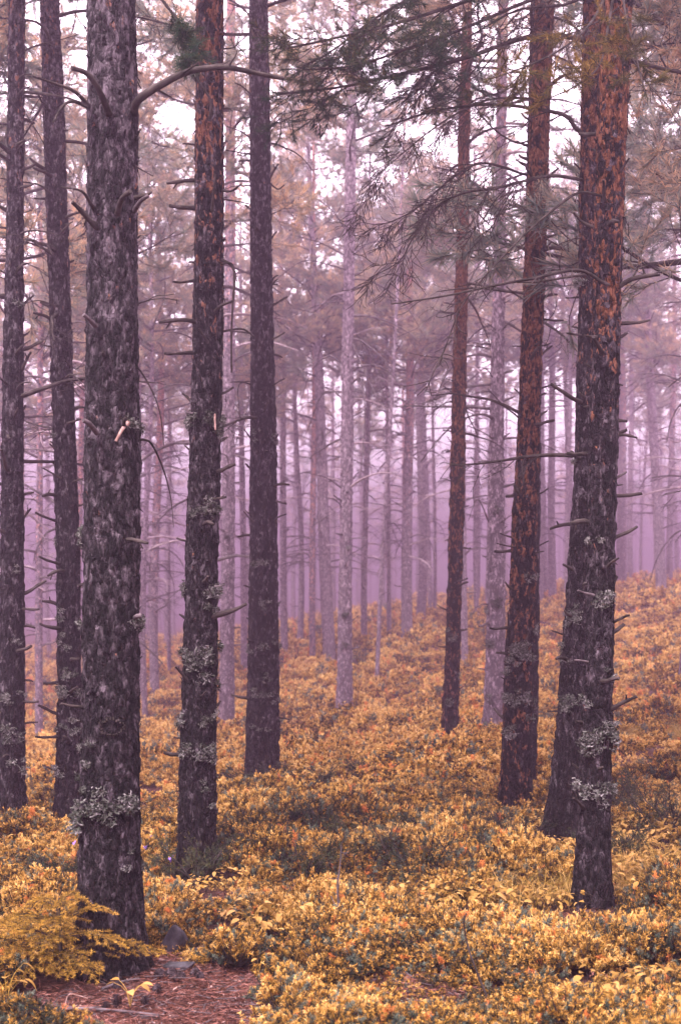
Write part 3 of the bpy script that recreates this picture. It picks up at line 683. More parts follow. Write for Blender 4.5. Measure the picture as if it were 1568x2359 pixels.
branch('F', [(1404, 1120, 0), (1420, 1118, -.06), (1434, 1116, -.08)], 0.006, 0.004, 'branch_stub', 'wood_grey')
branch('F', [(1365, 1372, -.08), (1345, 1366, -.14), (1330, 1360, -.16)], 0.009, 0.005, 'branch_stub', 'wood_grey')
branch('F', [(1352, 1525, -.08), (1336, 1522, -.12), (1322, 1521, -.14)], 0.007, 0.005, 'branch_stub', 'wood_grey')
branch('F', [(1400, 1690, -.02), (1414, 1688, -.05), (1426, 1692, -.06)], 0.013, 0.011, 'branch_stub')
branch('F', [(1360, 535, -.06), (1340, 510, -.14), (1320, 490, -.18)], 0.010, 0.006, 'branch_stub')
for k, q in enumerate([(1204, 975, 1180, 950, 1150, 930), (1196, 1262, 1170, 1258, 1144, 1252), (1228, 1265, 1245, 1255, 1263, 1246), (1228, 1275, 1240, 1272, 1252, 1270), (1215, 700, 1190, 680, 1166, 660), (1238, 800, 1255, 795, 1268, 790), (1212, 800, 1200, 797, 1180, 797), (1236, 918, 1245, 910, 1258, 905), (1230, 1140, 1248, 1135, 1262, 1125), (1250, 580, 1262, 565, 1270, 556), (1240, 330, 1232, 310, 1210, 300)]):
    branch('H', [(q[0], q[1], -.05), (q[2], q[3], -.12), (q[4], q[5], -.16)], 0.009, 0.005, 'branch_stub', seed=k)
for k, q in enumerate([(1050, 1035, 1040, 1020, 1028, 1004), (1055, 880, 1040, 875, 1026, 872), (1060, 790, 1050, 780, 1030, 792), (1060, 960, 1078, 950, 1110, 965), (1060, 925, 1035, 900, 1015, 885), (1045, 1110, 1030, 1105, 1012, 1100), (1062, 700, 1085, 640, 1110, 600), (1065, 540, 1030, 500, 1000, 480), (1070, 350, 1110, 330, 1150, 340), (1070, 270, 1020, 240, 980, 250)]):
    branch('I', [(q[0], q[1], 0), (q[2], q[3], -.1), (q[4], q[5], -.2)], 0.009, 0.004, 'dead_branch', seed=k, twigs=3, tlen=.2)
for k, q in enumerate([(1140, 870, 1120, 850, 1100, 845), (1148, 1015, 1110, 995, 1075, 980), (1140, 1215, 1165, 1195, 1178, 1187), (1130, 1210, 1100, 1150, 1078, 1200), (1130, 1394, 1112, 1392, 1095, 1400), (1155, 760, 1175, 740, 1190, 735), (1150, 760, 1130, 750, 1122, 745), (1130, 1040, 1110, 1035, 1100, 1030)]):
    branch('J', [(q[0], q[1], 0), (q[2], q[3], -.1), (q[4], q[5], -.2)], 0.012, 0.006, 'dead_branch', 'wood_grey', seed=k, twigs=2, tlen=.2)
# the lone foggy pine: long bare arching branches
for k, pts in enumerate([[(800, 965), (790, 920), (745, 905), (700, 1010)], [(800, 760), (850, 880), (905, 985)], [(800, 750), (845, 800), (880, 900), (925, 1000)], [(803, 690), (740, 700), (660, 735)], [(802, 700), (770, 680), (720, 720), (690, 700)],
        [(795, 1130), (750, 1100), (700, 1088)], [(800, 1130), (822, 1090), (838, 1085)], [(797, 1245), (815, 1240), (845, 1240)], [(790, 1280), (820, 1270), (842, 1255)], [(805, 890), (830, 870), (840, 940), (835, 1040), (825, 1130)],
        [(803, 590), (740, 560), (670, 540)], [(806, 590), (850, 560), (900, 560), (960, 620)], [(805, 540), (760, 480), (690, 440), (650, 470)], [(806, 500), (860, 450), (900, 470)], [(806, 640), (860, 650), (930, 700), (980, 780)],
        [(790, 1170), (770, 1150), (755, 1150)], [(800, 850), (760, 820), (720, 850), (690, 930)], [(803, 620), (760, 610), (700, 600), (640, 640)], [(805, 1030), (790, 1010), (775, 1000)], [(790, 1440), (810, 1430), (826, 1418)]]):
    branch('K', [(x, y, -.25 * i * (1 if k % 2 else -1)) for i, (x, y) in enumerate(pts)], 0.019, 0.006, 'bare_branch', 'wood_grey', seed=k, twigs=5 if len(pts) > 3 else 2, tlen=.45, level=1, droop=.3)

for key, zr, n1, n2, lib in (('A', (0.5, 5), 7, 0, STUB), ('B', (.4, 5), 26, 0, STUB), ('C', (.6, 7), 28, 4, STUB), ('D', (.5, 6), 34, 8, STUB), ('E', (.5, 6), 30, 8, STUB), ('F', (.5, 4.5), 20, 0, STUB), ('G', (.6, 5), 20, 3, STUB),
                         ('H', (.6, 6), 22, 4, STUB), ('H2', (.6, 7), 16, 10, STUB), ('I', (.8, 8), 28, 14, STUB), ('J', (.8, 8.5), 22, 24, STUBP), ('K', (.8, 9.5), 14, 16, STUBP), ('P', (.8, 9), 24, 26, STUBP)):
    t = TREES[key]
    stubs(t['root'], t['axis'], zr[0], zr[1], t['rng'], int(n1 * 1.3), lib, 0.95 if key not in 'JKP' else 1.2)
    if n2: dead_branches(t['root'], t['axis'], zr[0] + 0.45 * (zr[1] - zr[0]), zr[1] + 1.0, t['rng'], n2, 1.0 if key in 'DEGHCH2' else 1.4, mat=DEADN if key not in 'JKP' else None)

# ---- lichen tufts growing on the bark
def lichen(key, rows, sc=1.0):
    t = TREES[key]; rng = t['rng']
    for py, f, n, s in rows:        # picture row, side (-1 left .. 1 right, None all round), how many, size
        z = CAMZ - (py - CY) / FPX * t['Y'] - t['g'][2]
        for i in range(n):
            zz = z + rng.normal() * 0.035 * s
            c, r = t['axis'](zz)
            a = -math.pi / 2 + (math.asin(max(-1, min(1, f + rng.normal() * 0.22))) if f is not None else rng.uniform(-2.2, 2.2))
            k = s * sc * rng.uniform(0.6, 1.15)
            obj('lichen_tuft', LICHEN[rng.integers(len(LICHEN))], t['root'], (c[0] + math.cos(a) * (r + .004), c[1] + math.sin(a) * (r + .004), zz), (rng.normal() * .3, rng.normal() * .2, a), (k, k, k))
lichen('A', [(1860, -0.2, 4, 1.0), (1850, .55, 4, 1.0), (1870, .15, 3, .9), (1875, -1.0, 4, 1.1), (1820, -.5, 2, .7), (1780, -1.0, 2, .8), (1435, .9, 4, .8), (1430, -.95, 2, .7), (1240, -1.0, 4, .8), (1225, -.9, 1, .6), (980, .85, 4, .75), (1715, -.8, 2, .6), (1940, .4, 1, .5), (2000, 1.0, 2, .5)])
lichen('B', [(970, None, 14, .85), (985, .8, 4, .8), (1165, .4, 5, .8), (1175, -.5, 3, .7), (1365, .6, 5, .9), (1355, -1, 4, .8), (1400, .5, 2, .8), (1505, .5, 7, .9), (1530, 0, 5, .9), (1500, -.6, 4, .7), (1545, .7, 3, .8), (1650, None, 6, .8), (1640, .8, 3, .8), (1735, .5, 5, .9), (1730, -.5, 5, .8), (1725, .9, 3, .7), (1800, .2, 2, .6), (1850, .9, 2, .6)])
lichen('C', [(1010, -.6, 3, .8), (1015, .9, 4, .8), (1300, 0, 4, .8), (1295, -.7, 3, .7), (1395, 0, 3, .8), (1390, .8, 2, .8), (1490, .3, 5, .9), (1495, -.7, 3, .9), (1485, .9, 3, .8), (1600, .4, 6, .9), (1595, -.4, 4, .8), (1608, .95, 3, .8), (1680, None, 5, .8), (1560, .3, 3, .7)])
lichen('D', [(1310, .5, 2, .7), (1480, .9, 2, .7), (1610, 0, 4, .9), (1600, .8, 2, .8), (1685, -.2, 5, .9), (1700, .8, 2, .8), (1755, .6, 3, .9), (700, .6, 2, .8)])
lichen('E', [(1000, -.7, 3, .7), (1240, -.8, 3, .8), (1425, -.8, 3, .8), (1480, -.2, 3, .8), (1550, .2, 4, .9), (1595, -.4, 6, 1.0), (1590, .8, 3, .9), (1680, -.5, 3, .9), (1675, .7, 3, .9), (1780, -.6, 3, .9)])
lichen('F', [(1383, .0, 5, .8), (1240, -.7, 2, .5), (1690, -.5, 5, 1.0), (1685, .1, 3, .9), (1690, .75, 6, 1.0), (1710, 1, 3, .9), (1705, -.9, 4, .9), (1815, -.8, 4, .9), (1820, .3, 4, .9), (1825, .9, 4, .9), (1545, .7, 2, .6), (1600, -.9, 2, .6)])
lichen('G', [(655, -1.0, 5, .9), (1415, -.7, 5, .9), (1430, -.4, 4, .8), (1500, -1, 3, .8), (1610, -.7, 4, .9), (1615, -.3, 3, .8), (1630, -.8, 2, .8), (1060, -.8, 2, .7), (1530, -.9, 2, .7)])
lichen('H', [(1490, -.5, 8, 1.0), (1500, 0, 8, 1.0), (1510, .4, 5, .9), (1530, -.6, 6, .9), (1330, .6, 4, .7), (1600, -.6, 6, .9), (1605, 0, 5, .9), (1610, .6, 4, .8), (1445, 1, 3, .8), (1680, -.4, 5, .9), (1660, .5, 3, .8)])
lichen('I', [(1467, 0, 4, .9), (1465, -.8, 2, .8), (1555, .8, 2, .7), (1615, -.1, 4, .9)])
lichen('J', [(1390, 0, 5, 1.1), (1405, -.8, 3, 1), (1480, -.5, 4, 1.1), (1610, -.3, 3, 1), (1180, 0, 3, 1.)])
lichen('K', [(1415, 0, 5, 1.1), (1485, 0, 5, 1.1), (1260, .3, 2, 1)])
lichen('P', [(1415, 0, 5, 1.1), (1330, .4, 2, 1), (1240, 0, 3, 1)])

# knot scar on the thick trunk
def knot_scar():
    t = TREES['A']; mb = MB(); z = CAMZ - (1672 - CY) / FPX * t['Y'] - t['g'][2]; c, r = t['axis'](z)
    rng = np.random.default_rng(2)
    for k in range(26):
        a = 2 * math.pi * k / 26; u, w = math.cos(a) * 0.050 * rng.uniform(.85, 1.2), math.sin(a) * 0.030 * rng.uniform(.8, 1.25)
        ang = -math.pi / 2 + 0.22 + u / r
        p = np.array([c[0] + math.cos(ang) * (r + .012), c[1] + math.sin(ang) * (r + .012), z + w])
        ang2 = ang + math.cos(a) * 0.10
        q = np.array([c[0] + math.cos(ang2) * (r - .01), c[1] + math.sin(ang2) * (r - .01), z + w * 1.5])
        tube(mb, [p, 0.5 * (p + q) + np.array([0, -.006, 0]), q], [0.004, 0.005, 0.003], 5)
    obj('knot_scar', mb.mesh('knot_scar', [M['wood_dark']], True), t['root'])
knot_scar()

# ------------------------------------------------------------------ mid and far pines
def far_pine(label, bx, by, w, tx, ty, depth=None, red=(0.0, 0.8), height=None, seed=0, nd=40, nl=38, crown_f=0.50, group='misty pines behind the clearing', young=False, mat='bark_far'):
    rng = np.random.default_rng(200 + seed)
    g = on_ground(bx, by)
    if depth: g = np.array([(bx - CX) / FPX * depth, depth, 0]); g[2] = gz(g[0], g[1])
    Y = g[1]; r = 0.5 * w / FPX * Y
    root = thing('pine_tree', label, 'tree', tuple(g), group)
    slope = ((tx - bx) / (by - ty)) if by != ty else 0.0
    h = height or rng.uniform(14.0, 18.0)
    hz = np.linspace(-0.3, h, 9)
    sway = rng.normal(size=2) * 0.05
    sp = np.stack([hz, slope * hz + sway[0] * np.sin(hz * 0.55), sway[1] * np.sin(hz * 0.5)], -1)
    rd = r * np.clip(1 - 0.55 * np.clip(hz / h, 0, 1) - 0.42 * np.clip(hz / h, 0, 1) ** 6, 0.05, 1.0)
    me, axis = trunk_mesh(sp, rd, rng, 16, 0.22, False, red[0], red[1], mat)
    obj('trunk', me, root)
    zc = h * crown_f
    stubs(root, axis, 0.6, zc, rng, 12, STUBP, 1.3 if not young else .8)
    dead_branches(root, axis, h * 0.16, zc + 1, rng, nd, 1.5 if not young else .8, arch=.2)
    crown(root, axis, zc, h, rng, nl, 2.25 if not young else 1.2)
    TRUNK_SPOTS.append((g[0], g[1], r))
    return root

FAR = [
 ('misty pine with forked looking base in the gap left of the lone clearing pine', 760, 1542, 31, 738, 1000, None, (0, .4)),
 ('slender orange pine just left of the forked looking misty pine', 720, 1546, 16, 722, 1000, None, (.6, 1.3)),
 ('orange tinted misty pine trunk right of the lone clearing pine', 937, 1492, 28, 943, 700, None, (.3, 1.3)),
 ('crooked thin young pine right beside the lone clearing pine', 867, 1576, 11, 889, 1150, None, (.1, .8)),
 ('pale thin pine behind the crooked young one', 896, 1490, 12, 892, 1000, None, (.3, .8)),
 ('broad pale fog pine right of the orange tinted one', 968, 1446, 23, 972, 800, None, (.0, .5)),
 ('slim fog pine half hidden behind the thin reddish trunk', 1070, 1520, 17, 1064, 900, None, (0, .6)),
 ('orange topped pine right of the thickest front trunk, in fog', 357, 1622, 23, 364, 1000, None, (.4, 1.4)),
 ('slim pine with crooked foot close right of the thickest front trunk', 334, 1662, 14, 340, 1100, None, (.2, .9)),
 ('thinnest straight pine left of the dark lichened trunk', 390, 1567, 10, 391, 900, None, (.2, .8)),
 ('dim pine hugging the right side of the thickest front trunk', 321, 1640, 16, 318, 1000, None, (0, .5)),
 ('thin brown pine standing between the two leftmost dark trunks', 90, 1735, 20, 93, 400, None, (.5, 1.0)),
 ('pink lit fog pine right beside the leftmost trunk', 56, 1652, 16, 46, 1000, None, (.5, 1.3)),
 ('reddish pine glimpsed between the left leaning trunk and the thickest one', 182, 1640, 18, 186, 600, None, (.5, 1.4)),
 ('foggy pine close left of the stub covered dark pine', 562, 1562, 18, 556, 900, None, (0, .6)),
 ('dim fog pine close right of the stub covered dark pine', 655, 1520, 18, 650, 900, None, (.3, 1.0)),
 ('faint pine midway between the stub covered pine and forked looking one', 690, 1502, 15, 685, 900, None, (0, .5)),
 ('faint pine between the lone clearing pine and crooked young one', 838, 1500, 16, 845, 1000, None, (0, .5)),
 ('slim fog pine directly left of the grey veiled pine', 1098, 1450, 12, 1096, 800, None, (.2, .7)),
 ('fog pine in the gap right of the brown leaning pine', 1273, 1396, 20, 1268, 700, None, (0, .6)),
 ('pale slender pine touching the left side of the right pair', 1306, 1402, 13, 1316, 500, None, (.2, .6)),
 ('dim fog pine behind the brown leaning pine', 1244, 1400, 16, 1248, 800, None, (0, .4)),
 ('grey pine on the misty slope, right edge group, leaning left', 1523, 1386, 26, 1493, 750, None, (0, .8)),
 ('pink pine on the misty slope right of the left leaning one', 1541, 1362, 16, 1553, 700, None, (.3, 1.3)),
 ('dim pine just right of the right foreground pine', 1424, 1366, 16, 1432, 800, None, (0, .5)),
 ('second dim pine right of the right foreground pine', 1452, 1350, 15, 1452, 800, None, (0, .5)),
 ('dark pine foot cut off by the right edge above the bare patch', 1577, 1606, 40, 1600, 1000, None, (0, .8)),
 ('slender pine right of the broad pale fog pine', 1000, 1436, 10, 998, 900, None, (.2, .6)),
]
for k, (lab, bx, by, w, tx, ty, dep, red) in enumerate(FAR):
    far_pine(lab, bx, by, w, tx, ty, dep, red, seed=k, young=(w < 12))

# deep fog: faint pines, named by the gap they stand in
GAPS = [(-60, 130, 'left of the left leaning trunk'), (190, 420, 'right of the thickest front trunk'), (495, 570, 'between the two dark lichened trunks'), (640, 780, 'left of the lone clearing pine'),
        (812, 1020, 'right of the lone clearing pine'), (1055, 1160, 'left of the brown leaning pine'), (1236, 1330, 'left of the right foreground pair'), (1405, 1630, 'right of the right foreground pair')]
ORD = ['first', 'second', 'third', 'fourth', 'fifth', 'sixth', 'seventh', 'eighth', 'ninth', 'tenth']
frng = np.random.default_rng(77); n_far = 0
for x0, x1, nm in GAPS:
    m_ = max(2, int((x1 - x0) / 42))
    for i in range(m_):
        bx = x0 + (x1 - x0) * (i + frng.uniform(.2, .8)) / m_; dep = frng.uniform(52, 78)
        wpx = frng.uniform(.16, .30) / dep * FPX
        far_pine('%s from the left of the faint deep fog pines %s' % (ORD[i], nm), bx, 1500, wpx, bx + frng.normal() * 18, 700, dep, (frng.uniform(0, .4), frng.uniform(.4, 1.3)), None, 300 + n_far, 12, 15, .55, 'faint pines fading into the deep fog')
        n_far += 1
# pines just outside the picture whose boughs reach into it on the right
far_pine('golden needled pine reaching in from the right edge with its low boughs', 1720, 1800, 55, 1725, 1000, 11.5, (.2, .9), 13, 91, 4, 46, .30, 'misty pines behind the clearing')
far_pine('dark needled pine standing out of frame beyond the right edge', 1690, 1560, 40, 1690, 1000, 19, (.2, .9), 15, 92, 10, 50, .36, 'misty pines behind the clearing')

far_pine('pine beyond the left edge whose boughs reach in behind the leftmost trunk', -190, 1750, 50, -190, 0, 14.5, (0, .8), 14, 93, 6, 30, .36)
far_pine('pine hidden behind the left leaning trunk, only its boughs showing', 156, 1700, 26, 118, 0, 20, (0, .8), 15, 94, 20, 26, .46)
far_pine('pine hidden behind the dark lichened trunk, only its boughs showing', 458, 1700, 28, 490, 0, 20.5, (0, .8), 15.5, 95, 20, 26, .50)
# ------------------------------------------------------------------ ground cover
def juniper_clump(rng, n_stem=9, spread=0.2, hgt=0.16, shoots=9, nmin=9, blue=0.13, rust=0.04, nl=0.013, nw=0.0032, stem=True, lift=0.0):
    mb = MB()
    O, D, Lg, val, mt = [], [], [], [], []
    for s in range(n_stem):
        a = rng.uniform(0, 2 * math.pi); rr = spread * math.sqrt(rng.random()); h = hgt * rng.uniform(.6, 1.15) * (1 - 0.45 * (rr / spread) ** 2)
        tip = np.array([math.cos(a) * rr, math.sin(a) * rr, h])
        P = spline([np.array([tip[0] * .15, tip[1] * .15, -.03]), np.array([tip[0] * .7, tip[1] * .7, h * .45]), tip], 6)
        if stem: tube(mb, P, np.linspace(.0035, .0012, 6), 3, 0, 0.5, False)
        isblue = rng.random() < blue; isrust = rng.random() < rust
        for k in range(shoots):
            t = rng.uniform(.45, 1.0); b = P[min(5, int(t * 5))] + rng.normal(size=3) * .006
            d = unit(np.array([tip[0], tip[1], 0]) * 1.6 + rng.normal(size=3) * np.array([.6, .6, .35]) + np.array([0, 0, .55]))
            L = rng.uniform(.016, .034); sh = rng.normal() * .13; m = nmin + int(rng.integers(0, 7))
            tt = np.sort(rng.random(m)); q = b[None] + d[None] * (tt * L)[:, None] + np.array([0, 0, 1.0])[None] * (tt ** 2 * L * .25)[:, None]
            O.append(q); D.append(unit(d[None] * .75 + rng.normal(size=(m, 3)) * .62)); Lg.append(nl * rng.uniform(.7, 1.2, m) * (1.15 - .4 * tt))
            val.append(np.clip(0.19 + lift + sh + .72 * tt * (0.35 + .65 * t) + rng.normal(size=m) * .10, 0, 1)); mt.append(np.full(m, 2 if isblue else (3 if isrust else 1)))  # tips are paler new growth; lower needles darkened to paint shaded gaps
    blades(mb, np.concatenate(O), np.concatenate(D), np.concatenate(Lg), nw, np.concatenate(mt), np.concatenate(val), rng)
    return mb
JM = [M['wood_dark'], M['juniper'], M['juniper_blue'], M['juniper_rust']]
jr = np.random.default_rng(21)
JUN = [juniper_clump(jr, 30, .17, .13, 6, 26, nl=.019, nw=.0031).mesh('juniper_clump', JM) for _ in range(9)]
JUN_FAR = [juniper_clump(jr, 16, .17, .13, 6, 9, nl=.022, nw=.0085, stem=False, lift=.17).mesh('juniper_clump_far', JM) for _ in range(6)]  # lift brightens the far clumps' tone in place of more light there

def leaf_mesh(rng, L=0.06, W=0.034, bend=.5):
    mb = MB(); n = 5; t = np.linspace(0, 1, n)
    w = W / 2 * np.sin(np.pi * np.clip(t * .93 + .07, 0, 1)) ** .8; w[-1] = .0008
    z = -bend * L * t ** 2 * .6 + .02 * L
    c = np.stack([t * L, t * 0, z], -1)
    l = c + np.stack([t * 0, w, w * .28], -1); r = c - np.stack([t * 0, w, -w * .28], -1)
    V = np.concatenate([l, c, r]); i = np.arange(n - 1)
    mb.add(V, np.concatenate([np.stack([i, i + 1, n + i + 1, n + i], -1), np.stack([n + i, n + i + 1, 2 * n + i + 1, 2 * n + i], -1)]), 0, rng.uniform(.25, .85))
    return mb
def leaf_clump(rng, n=20, spread=.12, h=.09, L=.040, W=.030):
    mb = MB()
    for k in range(n):
        a = rng.uniform(0, 6.283); rr = spread * math.sqrt(rng.random()); b = np.array([math.cos(a) * rr, math.sin(a) * rr, h * rng.uniform(.5, 1.1)])
        lm = leaf_mesh(rng, L * rng.uniform(.6, 1.2), W * rng.uniform(.7, 1.2), rng.uniform(.2, .9)); yaw = rng.uniform(0, 6.283); pit = rng.uniform(-.15, .5)
        V = lm.v[0]; ca, sa, cp, sp = math.cos(yaw), math.sin(yaw), math.cos(pit), math.sin(pit)
        x, z = V[:, 0] * cp + V[:, 2] * sp, -V[:, 0] * sp + V[:, 2] * cp
        mb.add(np.stack([x * ca - V[:, 1] * sa, x * sa + V[:, 1] * ca, z], -1) + b, lm.f[0], 0, lm.a[0])
        tube(mb, [np.array([b[0] * .4, b[1] * .4, -.02]), b], [.0013, .0009], 3, 1, .5, False)
    return mb
LEAFC = [leaf_clump(jr).mesh('leaf_clump', [M['broad'], M['wood_dark']]) for _ in range(7)]
def grass_tuft(rng, n=34, h=.22):
    mb = MB()
    for k in range(n):
        o = rng.normal(size=3) * np.array([.035, .035, 0]); d = unit(rng.normal(size=3) * np.array([.45, .45, 0]) + np.array([0, 0, 1])); L = h * rng.uniform(.4, 1.2)
        side = unit(np.cross(d, [0, 0, 1]) + rng.normal(size=3) * .2); w = rng.uniform(.0015, .003); bend = unit(np.array([d[0], d[1], 0]) + 1e-4) * L * rng.uniform(.1, .6); pts = []
        for t in (0, .35, .7, 1.0):
            c = o + d * L * t + bend * t * t - np.array([0, 0, L * .25 * t ** 3]); ww = w * (1 - t * .9); pts += [c - side * ww, c + side * ww]
        mb.add(pts, [[0, 1, 3, 2], [2, 3, 5, 4], [4, 5, 7, 6]], 0, rng.random())
    return mb
GRASS = [grass_tuft(jr).mesh('grass_tuft', [M['grass']]) for _ in range(6)]
def litter_patch(rng, n=90):
    mb = MB(); O = rng.uniform(-.11, .11, (n, 3)) * np.array([1, 1, 0]) + np.array([0, 0, .003]) + rng.random((n, 1)) * np.array([[0, 0, .018]])
    D = unit(rng.normal(size=(n, 3)) * np.array([1, 1, .22])); needles(mb, O, D, rng.uniform(.03, .07, n), .003, 0, rng.random(n), rng)
    for k in range(3):
        o = np.append(rng.uniform(-.1, .1, 2), .008); d = unit(np.append(rng.normal(size=2), .05)); tube(mb, [o, o + d * rng.uniform(.03, .1)], [.003, .002], 4, 1, .5)
    for k in range(5):
        o = np.append(rng.uniform(-.1, .1, 2), .008); a = unit(rng.normal(size=3) * [1, 1, .3]); b = unit(rng.normal(size=3) * [1, 1, .3]); s = rng.uniform(.008, .018)
        mb.add([o, o + a * s, o + a * s + b * s, o + b * s * .8], [[0, 1, 2, 3]], 2, .5)
    return mb
LITTER = [litter_patch(jr).mesh('litter_patch', [M['litter'], M['wood_grey'], M['cut']]) for _ in range(6)]

def scatter_object(name, label, meshes, pos, rot, scl, idx):
    """one object of uncountable ground cover: points that carry small plants"""
    pc = bpy.data.collections.new(name + '_shapes')
    for k, m in enumerate(meshes):
        pc.objects.link(bpy.data.objects.new('%s_shape_%02d' % (name, k), m))
    me = bpy.data.meshes.new(name); me.vertices.add(len(pos)); me.vertices.foreach_set('co', np.asarray(pos, np.float32).ravel())
    q = me.attributes.new('rot', 'FLOAT_VECTOR', 'POINT'); q.data.foreach_set('vector', np.asarray(rot, np.float32).ravel())
    q = me.attributes.new('scl', 'FLOAT_VECTOR', 'POINT'); q.data.foreach_set('vector', np.asarray(scl, np.float32).ravel())
    q = me.attributes.new('idx', 'INT', 'POINT'); q.data.foreach_set('value', np.asarray(idx, np.int32))
    ng = bpy.data.node_groups.new(name + '_scatter', 'GeometryNodeTree')
    ng.interface.new_socket('Geometry', in_out='INPUT', socket_type='NodeSocketGeometry'); ng.interface.new_socket('Geometry', in_out='OUTPUT', socket_type='NodeSocketGeometry')
    gi, go = ng.nodes.new('NodeGroupInput'), ng.nodes.new('NodeGroupOutput')
    ci = ng.nodes.new('GeometryNodeCollectionInfo'); ci.inputs['Collection'].default_value = pc; ci.inputs['Separate Children'].default_value = True; ci.inputs['Reset Children'].default_value = True
    ip = ng.nodes.new('GeometryNodeInstanceOnPoints'); ip.inputs['Pick Instance'].default_value = True
    def na(nm, ty):
        n = ng.nodes.new('GeometryNodeInputNamedAttribute'); n.data_type = ty; n.inputs['Name'].default_value = nm; return n.outputs['Attribute']
    L = ng.links.new
    L(gi.outputs[0], ip.inputs['Points']); L(ci.outputs[0], ip.inputs['Instance']); L(na('idx', 'INT'), ip.inputs['Instance Index'])
    L(na('rot', 'FLOAT_VECTOR'), ip.inputs['Rotation']); L(na('scl', 'FLOAT_VECTOR'), ip.inputs['Scale']); L(ip.outputs[0], go.inputs[0])
    o = obj(name, me); md = o.modifiers.new('scatter', 'NODES'); md.node_group = ng
    o['kind'] = 'stuff'; o['label'] = label; o['category'] = 'ground cover'
    return o

def field(y0, y1, step, rng, margin=1.4, k=0.31):
    out = []
    y = y0
    while y < y1:
        hw = margin + k * y; n = int(2 * hw / step)
        xs = -hw + (np.arange(n) + rng.uniform(-.1, 1.1, n)) * step; yy = y + rng.uniform(-.6, .6, n) * step
        out.append(np.stack([xs, yy], -1)); y += step
    return np.concatenate(out)

BARE = [(on_ground(450, 2345), 0.40, 0.66), (on_ground(385, 2240), .26, .22), (on_ground(640, 2265), .22, .12), (on_ground(150, 2350), .50, .45), (on_ground(380, 1835), 0.6, 0.7), (on_ground(440, 1880), .4, .3), (on_ground(1470, 1625), 1.4, .9), (on_ground(330, 1745), .5, .6), (on_ground(1350, 1600), .9, .5)]
def bare(p):
    r = np.zeros(len(p))
    wob = (fbm(p[:, 0] * 3, p[:, 1] * 3, seed=51, octv=3) - .5) * .8
    for c, a, b in BARE: r = np.maximum(r, 1 - np.sqrt(((p[:, 0] - c[0]) / a) ** 2 + ((p[:, 1] - c[1]) / b) ** 2) + wob * .5 + .2)
    far = (fbm(p[:, 0] * .5, p[:, 1] * .5, seed=71, octv=3) - .72) * 3
    return np.maximum(r, np.where(p[:, 1] > 11, far, -1)) > 0.25
def trunk_clear(p, extra=0.05):
    ok = np.ones(len(p), bool)
    for x, y, r in TRUNK_SPOTS: ok &= np.hypot(p[:, 0] - x, p[:, 1] - y) > r + extra
    return ok
A_g, F_g = TREES['A']['g'], TREES['F']['g']
leafn = lambda p: fbm(p[:, 0] * .75 + 3, p[:, 1] * .55, seed=91, octv=3)
LEAFSPOTS = [on_ground(x, y) for x, y in ((590, 2145), (640, 2150), (720, 1855), (800, 1870), (860, 1850), (60, 1985), (30, 1960), (120, 1950), (1290, 1905), (1240, 1920), (1060, 1960), (1000, 2095), (1100, 2095), (1200, 2100), (370, 1960), (420, 1985), (1480, 2080), (1000, 1880), (340, 1900))]
def leafy_here(p):
    near = np.zeros(len(p), bool)
    for q in LEAFSPOTS: near |= np.hypot((p[:, 0] - q[0]) / .30, (p[:, 1] - q[1]) / (.16 * q[1] / 7)) < 1
    return near | ((leafn(p) > .60) & (p[:, 1] < 16))
GRASSC = [(on_ground(1180, 2075), .32, .35), (on_ground(1470, 2030), .5, .5), (on_ground(1540, 2060), .5, .5), (on_ground(1280, 2060), .3, .3), (on_ground(1490, 1700), 1.0, .8), (on_ground(1260, 1720), .5, .5), (on_ground(690, 1690), .8, .6)]
def grassy(p):
    r = np.zeros(len(p), bool)
    for c, a, b in GRASSC: r |= ((p[:, 0] - c[0]) / a) ** 2 + ((p[:, 1] - c[1]) / b) ** 2 < 1
    return r

def mound(x, y):
    a = fbm(x * 1.55 + 7, y * 1.35, seed=123, octv=2); b = vnoise(x * 3.6, y * 3.2, seed=131)
    return np.clip((a - .28) * 1.9, 0, 1) * .7 + .3 * b
def front(p):
    # plants stay low right in front of the near trunks, where the feet are seen
    f = np.ones(len(p))
    for x, y, r in TRUNK_SPOTS[:13]:
        if y > 16: continue
        t = np.clip((y - p[:, 1]) / .8, 0, 1); d = np.hypot(p[:, 0] - x * (1 - t * .8 / y), (p[:, 1] - (y - t * .8)) * .8)
        f = np.minimum(f, sstep(r * .9, r + .28, d))
    return f
def lay(p, rng, s0, s1, sink=0.02, zf=1.0, nmesh=9, tilt=.18, mounds=False):
    n = len(p); z = ground_z(p[:, 0], p[:, 1])
    s = rng.uniform(s0, s1, n)
    hgt = 0.65 + 0.9 * fbm(p[:, 0] * 1.1, p[:, 1] * 1.1, seed=33, octv=3)
    rot = np.stack([rng.normal(size=n) * tilt, rng.normal(size=n) * tilt, rng.uniform(0, 6.283, n)], -1)
    if mounds:
        m = mound(p[:, 0], p[:, 1]); e = .06
        gx = (mound(p[:, 0] + e, p[:, 1]) - m) / e; gy = (mound(p[:, 0], p[:, 1] + e) - m) / e
        amp = .21 * np.clip(p[:, 1] / 8, .9, 1.3) * front(p)
        z = z + m * amp - .03
        rot[:, 0] += 0; hgt = .7 + .6 * m; s = s * (.72 + .45 * m) * (.7 + .3 * front(p))
    return np.column_stack([p, z - sink]), rot, np.stack([s, s, s * hgt * zf], -1), rng.integers(0, nmesh, n)

